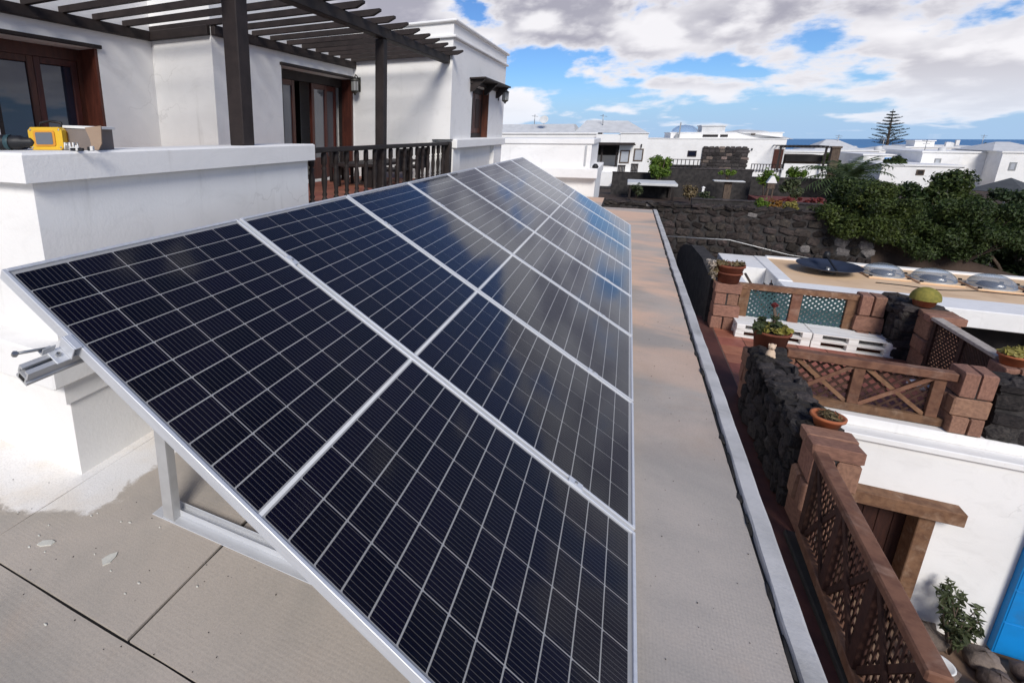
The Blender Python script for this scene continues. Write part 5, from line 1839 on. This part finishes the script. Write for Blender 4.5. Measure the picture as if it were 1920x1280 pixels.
part(MB().prism([(-.9, -1.25), (-.4, -2.6), (.9, -2.2), (1.5, -1.75), (2.5, -1.25)], 'y', 41.3, 41.99), 'slope_slab', STUCCO, t)
part(MB().box(-.5, 4.2, 40.4, 41.2, -4, -2.25).box(.9, 2.6, 40.6, 41.25, -2.2495, -1.8), 'stone_base', LAVAMORTAR, t)
part(MB().box(2.45, 2.53, 41.9, 41.999, .56, .80), 'wall_lamp', BLACK, t)
for i, (x, y, z0, z1, lab) in enumerate(((-5.5, 44, 2.3, 3.05, 'thin dark mast on the pale roof of the porch house, left of the small dish'), (-.35, 44.5, 2.2, 3.0, 'thin bent aerial mast on the hipped roof of the porch house'))):
    o = MB().tube([(x, y, z0), (x - .06 * i, y, z1)], .03, 5).tube([(x - .25, y, z1 - .1), (x + .25, y, z1 - .16)], .015, 4).build('aerial', STEEL)
    tag(o, lab, 'aerial', 'aerials on roofs')
t = thing('roof_dish', 'small pale satellite dish on the roof of the porch house', 'satellite dish', (-4.75, 44, 2.32))
part(MB().lathe([(0, 0), (.2, .03), (.33, .10), (.34, .095), (.2, .02), (0, -.012)], (0, 0, 0), 18, Matrix.Translation((-4.75, 44, 2.62)) @ Matrix.Rotation(R(65), 4, 'X')), 'reflector', PALEROOF, t)
part(MB().tube([(-4.75, 44.05, 2.3), (-4.75, 44.05, 2.6)], .03, 5), 'mount', STEEL, t)

# stone panelled house
t = thing('pergola_house', 'long white house with a dark stone panel and a wooden pergola at its right end', 'house', (9.5, 66, -3.5))
y = 62.0
part(MB().box(3.2, 15.3, y, 75, -3.6, 1.02).box(5.6, 15.3, y + 2, 75, 1.0205, 1.62), 'wall', STUCCO, t)
part(MB().box(3.1, 15.4, y - .06, 75.1, 1.0205, 1.09).box(5.5, 15.4, y + 1.94, 75.1, 1.6205, 1.70), 'cornice', STUCCO, t)
part(MB().add([(11.5, 63.9, 1.705), (16.1, 63.2, 1.0), (14.6, 68, 1.85), (12.4, 68, 2.0), (16.1, 74, 1.0), (11.5, 74, 1.705)], [(0, 1, 2, 3), (1, 4, 2), (4, 5, 3, 2), (5, 0, 3)])
     .box(8.6, 10.7, 66, 70, 1.7005, 2.32).box(8.5, 10.8, 65.9, 70.1, 2.3205, 2.45), 'roof', PALEROOF, t)
part(MB().lathe([(1.3, 0), (1.15, .35), (.75, .66), (0, .80)], (7.0, 66, 1.70), 20, None, 1, 1), 'dome', ACRYLIC, t)
for (x0, x1) in ((8.55, 9.9), (10.1, 10.75)):
    part(MB().box(x0, x1, y + 1.93, y + 1.999, 1.22, 1.46), 'slot_window', DARKOPEN, t)
sp_ = part(MB().box(8.5, 12.4, y - .12, y - .001, -3.6, .16), 'stone_panel', LAVAMORTAR, t)
rr = random.Random(77)
zz = -3.4
while zz < .0:
    x = 8.52
    while x < 12.2:
        w = rr.uniform(.35, .75)
        o = inst('stone', rr.choice(STONES[:6]), sp_, (min(x + w / 2, 12.2), y - .12, zz + .17), (0, rr.uniform(-.1, .1), 0), (w - .04, .12, .30))
        if rr.random() < .12:
            o.material_slots[0].link = 'OBJECT'
            o.material_slots[0].material = ROCKM
        x += w
    zz += .34
win(t, 7.24, 8.03, y, -.75, -.15)
d_ = part(MB().box(14.45, 15.2, y - .05, y - .002, -1.75, .08), 'door', REDWOOD, t)
part(MB().box(12.6, 12.7, y - .1, y - .002, -.05, .15), 'wall_lamp', BLACK, t)
part(MB().box(12.7, 13.05, y + 1.9, y + 1.999, 1.40, 1.58), 'vent', BARK, t)
part(MB().box(6.3, 6.42, y + 1.5, y + 1.6, 1.02, 2.7).box(6.05, 6.3, y + 1.6, y + 1.9, 1.09, 1.5), 'chimney_pipe', STEEL, t)
pg = part(MB().box(14.2, 17.8, y - 3.1, y - 2.95, .30, .42).box(15.45, 17.8, y - .2, y - .05, .30, .42), 'pergola_beam', DARKWOOD, t)
for k in range(12):
    part(MB().box(14.3 + k * .3, 14.38 + k * .3, y - 3.3, y - .052, .4205, .50), 'rafter', DARKWOOD, pg)
for x in (14.3, 17.6):
    part(MB().box(x - .07, x + .07, y - 3.1, y - 2.96, -1.8, .2995), 'post', DARKWOOD, pg)
part(MB().box(14.8, 18.1, y - 2.6, y - .3, -3.6, -1.75).box(14.9, 18.0, y - 2.59, y - 2.4, -1.7495, -1.15), 'terrace_block', STUCCO, t)
part(MB().box(15.6, 18.4, y + .5, y + 4, -3, -.45), 'back_wall', BARK, t)
part(MB().box(15.5, 18.3, y + .2, y + .45, -1.05, -.42), 'dark_opening', DARKOPEN, t)
t2 = thing('terrace_railing', 'long dark railing along the terrace in front of the stone panelled house', 'railing', (7, 52, -2.4))
part(MB().box(5.0, 7.6, 52, 52.06, -.68, -.62).box(5.0, 7.6, 52, 52.06, -1.15, -1.10), 'rail', DARKWOOD, t2)
for k in range(9):
    part(MB().box(5.02 + k * .31, 5.08 + k * .31, 52.0605, 52.10, -1.4, -.6205), 'post', DARKWOOD, t2)
part(MB().box(4.8, 7.8, 52.3, 53, -3.4, -1.2), 'wall', LAVAMORTAR, t2)
t2 = thing('balcony_railing', 'dark railing below the door of the stone panelled house', 'railing', (13.9, 60, -2.4))
part(MB().box(12.4, 15.0, 59.6, 59.66, -1.30, -1.24).box(12.4, 15.0, 59.6, 59.66, -1.85, -1.80), 'rail', DARKWOOD, t2)
for k in range(12):
    part(MB().box(12.42 + k * .23, 12.48 + k * .23, 59.6605, 59.70, -2.0, -1.2405), 'spindle', DARKWOOD, t2)
part(MB().box(12.3, 15.1, 59.75, 61.9, -3.6, -1.9), 'base', STUCCO, t2)
t2 = thing('brick_pier', 'brown square pier standing right of the far pergola', 'pier', (18.8, 61, -3.4))
part(MB().box(18.5, 19.1, 60.7, 61.3, -3.6, .25), 'shaft', BARK, t2)
part(MB().box(18.42, 19.18, 60.62, 61.38, .2505, .42, .02), 'cap', BARK, t2)


def far_house(label, x0, x1, y, z0, z1, m=STUCCO, d=9, wins=(), hip=None, group='white houses on the slope towards the sea'):
    t = thing('white_house', label, 'house', ((x0 + x1) / 2, y + d / 2, z0), group)
    part(MB().box(x0, x1, y, y + d, z0, z1), 'wall', m, t)
    part(MB().box(x0 - .12, x1 + .12, y - .12, y + d + .12, z1 + .001, z1 + .16), 'roof_edge', STUCCO, t)
    for w in wins:
        win(t, *w[:2], y, *w[2:4], frame=w[4] if len(w) > 4 else BARK, glass=w[5] if len(w) > 5 else WGLASS, f=.1)
    if hip:
        hx0, hx1, hz = hip
        cx, q = (hx0 + hx1) / 2, (hx1 - hx0) * .12
        y0_, y1_ = y + .8, y + d - .8
        part(MB().add([(hx0, y0_, z1 + .161), (hx1, y0_, z1 + .161), (hx1, y1_, z1 + .161), (hx0, y1_, z1 + .161), (cx - q, (y0_ + y1_) / 2, hz), (cx + q, (y0_ + y1_) / 2, hz)],
                      [(0, 1, 5, 4), (1, 2, 5), (2, 3, 4, 5), (3, 0, 4)]), 'hip_roof', PALEROOF, t)
    return t


far_house('white house with a pale hipped roof behind the pergola end', 25.6, 33.0, 95, -7, -.85, wins=((27, 28.2, -2.2, -1.2), (30.2, 31.3, -2.4, -1.4)), hip=(26.0, 31.6, .72))
far_house('low white house left of the norfolk pine', 32.5, 41.5, 105, -8, -.95, wins=((34, 35, -2.3, -1.5), (38, 39.3, -2.4, -1.4)), hip=(36.5, 41, -.2))
far_house('white house with a small square tower right of the norfolk pine', 41.0, 47.0, 110, -8, -.55, wins=((43, 44.2, -2.2, -1.3),))
far_house('white square roof tower on the house right of the norfolk pine', 42.6, 44.9, 112, -.40, .42, d=3)
far_house('long low white house at the horizon behind the others', 46.5, 57.0, 118, -8, -.85, wins=((49, 50.3, -2.5, -1.5), (53, 54, -2.5, -1.5)), hip=(50, 55, -.35))
far_house('grey shaded white house facing left with one small window', 30.0, 33.15, 75, -7, -.40, wins=((31.06, 31.55, -1.72, -1.0, STEEL, SHUTTER),))
far_house('bright white blank house with a small window behind the dark trees', 33.2, 35.3, 76, -7, -.42)
far_house('large white house with a pale dome roof at the right edge', 35.31, 41.0, 73.5, -7, -.30, wins=((36.0, 36.5, -2.0, -1.2, STEEL, SHUTTER),), hip=(34.9, 39.2, .72))
far_house('low pale grey house with a blue framed window between palm and trees', 25.3, 31.4, 70, -7, -1.62, wins=((28.0, 28.6, -2.5, -1.95, BARK, DARKOPEN),))
far_house('small white house with a blue round window at its corner', 26.8, 29.6, 80, -7, -.92, wins=((28.7, 29.3, -1.75, -1.15, BLUE, SHUTTER),))
far_house('low white house half hidden behind the palm', 19.6, 25.2, 84, -7, -.75, wins=((21, 22.4, -2, -1.2), (23, 24.4, -1.8, -1.1)))
far_house('far white house just under the sea horizon at the left of the pine', 44, 53, 170, -12, -1.6, hip=(46, 52, -.8))
far_house('far white house just under the sea horizon at the right edge', 78, 92, 165, -12, -1.3, hip=(82, 90, -.2))
far_house('far white house under the sea horizon, between pine and dome', 62, 72, 168, -12, -1.2)
for i, (x, y, z, s, lab) in enumerate(((48.5, 117, -.2, .9, 'thin white chimney block on the far low house'), (69.5, 166, -.3, 1.0, 'white chimney block under the sea horizon'))):
    tag(MB().box(x - .3 * s, x + .3 * s, y, y + .6 * s, z - 1.2 * s, z + .5 * s).build('chimney', STUCCO), lab, 'chimney', 'chimneys of far houses')
for i, (x, y, z, h, lab) in enumerate(((29.4, 99, -.2, 1.6, 'thin aerial on the hipped house behind the pergola end'), (37.5, 108, -.7, 1.7, 'thin aerial on the low house left of the pine'),
                                       (54.5, 122, -.5, 1.9, 'thin aerial on the long low house at the horizon'), (31.2, 78, -.2, 1.1, 'thin aerial on the grey shaded house'), (86, 168, .2, 2.2, 'thin aerial on the far house at the right edge'))):
    o = MB().tube([(x, y, z - .6), (x, y, z + h)], .04, 5).tube([(x - .4, y, z + h - .1), (x + .4, y, z + h - .2)], .025, 4).tube([(x - .3, y, z + h - .4), (x + .3, y, z + h - .45)], .025, 4).build('aerial', STEEL)
    tag(o, lab, 'aerial', 'aerials on far roofs')
for i, (x, y, z, r_, lab) in enumerate(((33.8, 98, -.9, .45, 'pale round water tank beside the hipped house roof'), (49.8, 120, -.7, .55, 'pale round water tank on the long low house'), (32.2, 77, -.4, .32, 'small pale water tank on the grey shaded house'))):
    tag(MB().lathe([(r_, 0), (r_, r_ * 1.3), (r_ * .6, r_ * 1.6), (0, r_ * 1.7)], (x, y, z), 14).build('water_tank', PALEROOF), lab, 'water tank', 'water tanks on far roofs')
for i, (x, y, z, rx, rz, lab) in enumerate(((23.0, 78, -1.5, 1.6, .9, 'dark bushy tree left of the small blue windowed house'), (26.8, 72, -1.3, 1.2, .55, 'dark hedge in front of the grey low house'),
                                            (73, 160, -1.2, 4.5, .9, 'dark far tree line right of the white chimney'), (39.5, 100, -1.6, 2.0, .8, 'dark shrub by the low white house near the pine'),
                                            (21.5, 66, -1.9, 1.5, .7, 'dark green bush behind the palm crown'))):
    bush(lab, (x, y, z), (rx, 1.5, rz), L_TREE, 900, .22 if y > 70 else .15, 60 + i, group='dark shrubs between the far houses', ground=-5)
t = thing('grey_parasol', 'grey pyramid parasol at the right edge in front of the white domed house', 'parasol', (17.35, 33, -4))
part(MB().lathe([(1.35, -.62), (1.37, -.60), (.06, -.02), (0, 0)], (17.45, 33, -.42), 4, smooth=False), 'canopy', mat('slate_canvas', (.075, .08, .085), (.06, .064, .07), 4, .9), t)
part(MB().tube([(17.45, 33, -4), (17.45, 33, -.44)], .03, 6), 'pole', STEEL, t)
# scrub between the far houses and the shore
mb = leaves(9000, [(30 + rng.random() * 90, 130 + rng.random() * 120, -11 - rng.random() * 8, 6, 6, 1.0) for _ in range(60)], .7, .6, .5, 71, .2)
me = bpy.data.meshes.new('coastal_scrub')
me.from_pydata(mb.v, [], mb.f)
me.materials.append(L_OLIVE)
o = bpy.data.objects.new('coastal_scrub', me)
col.objects.link(o)
o['kind'] = 'stuff'
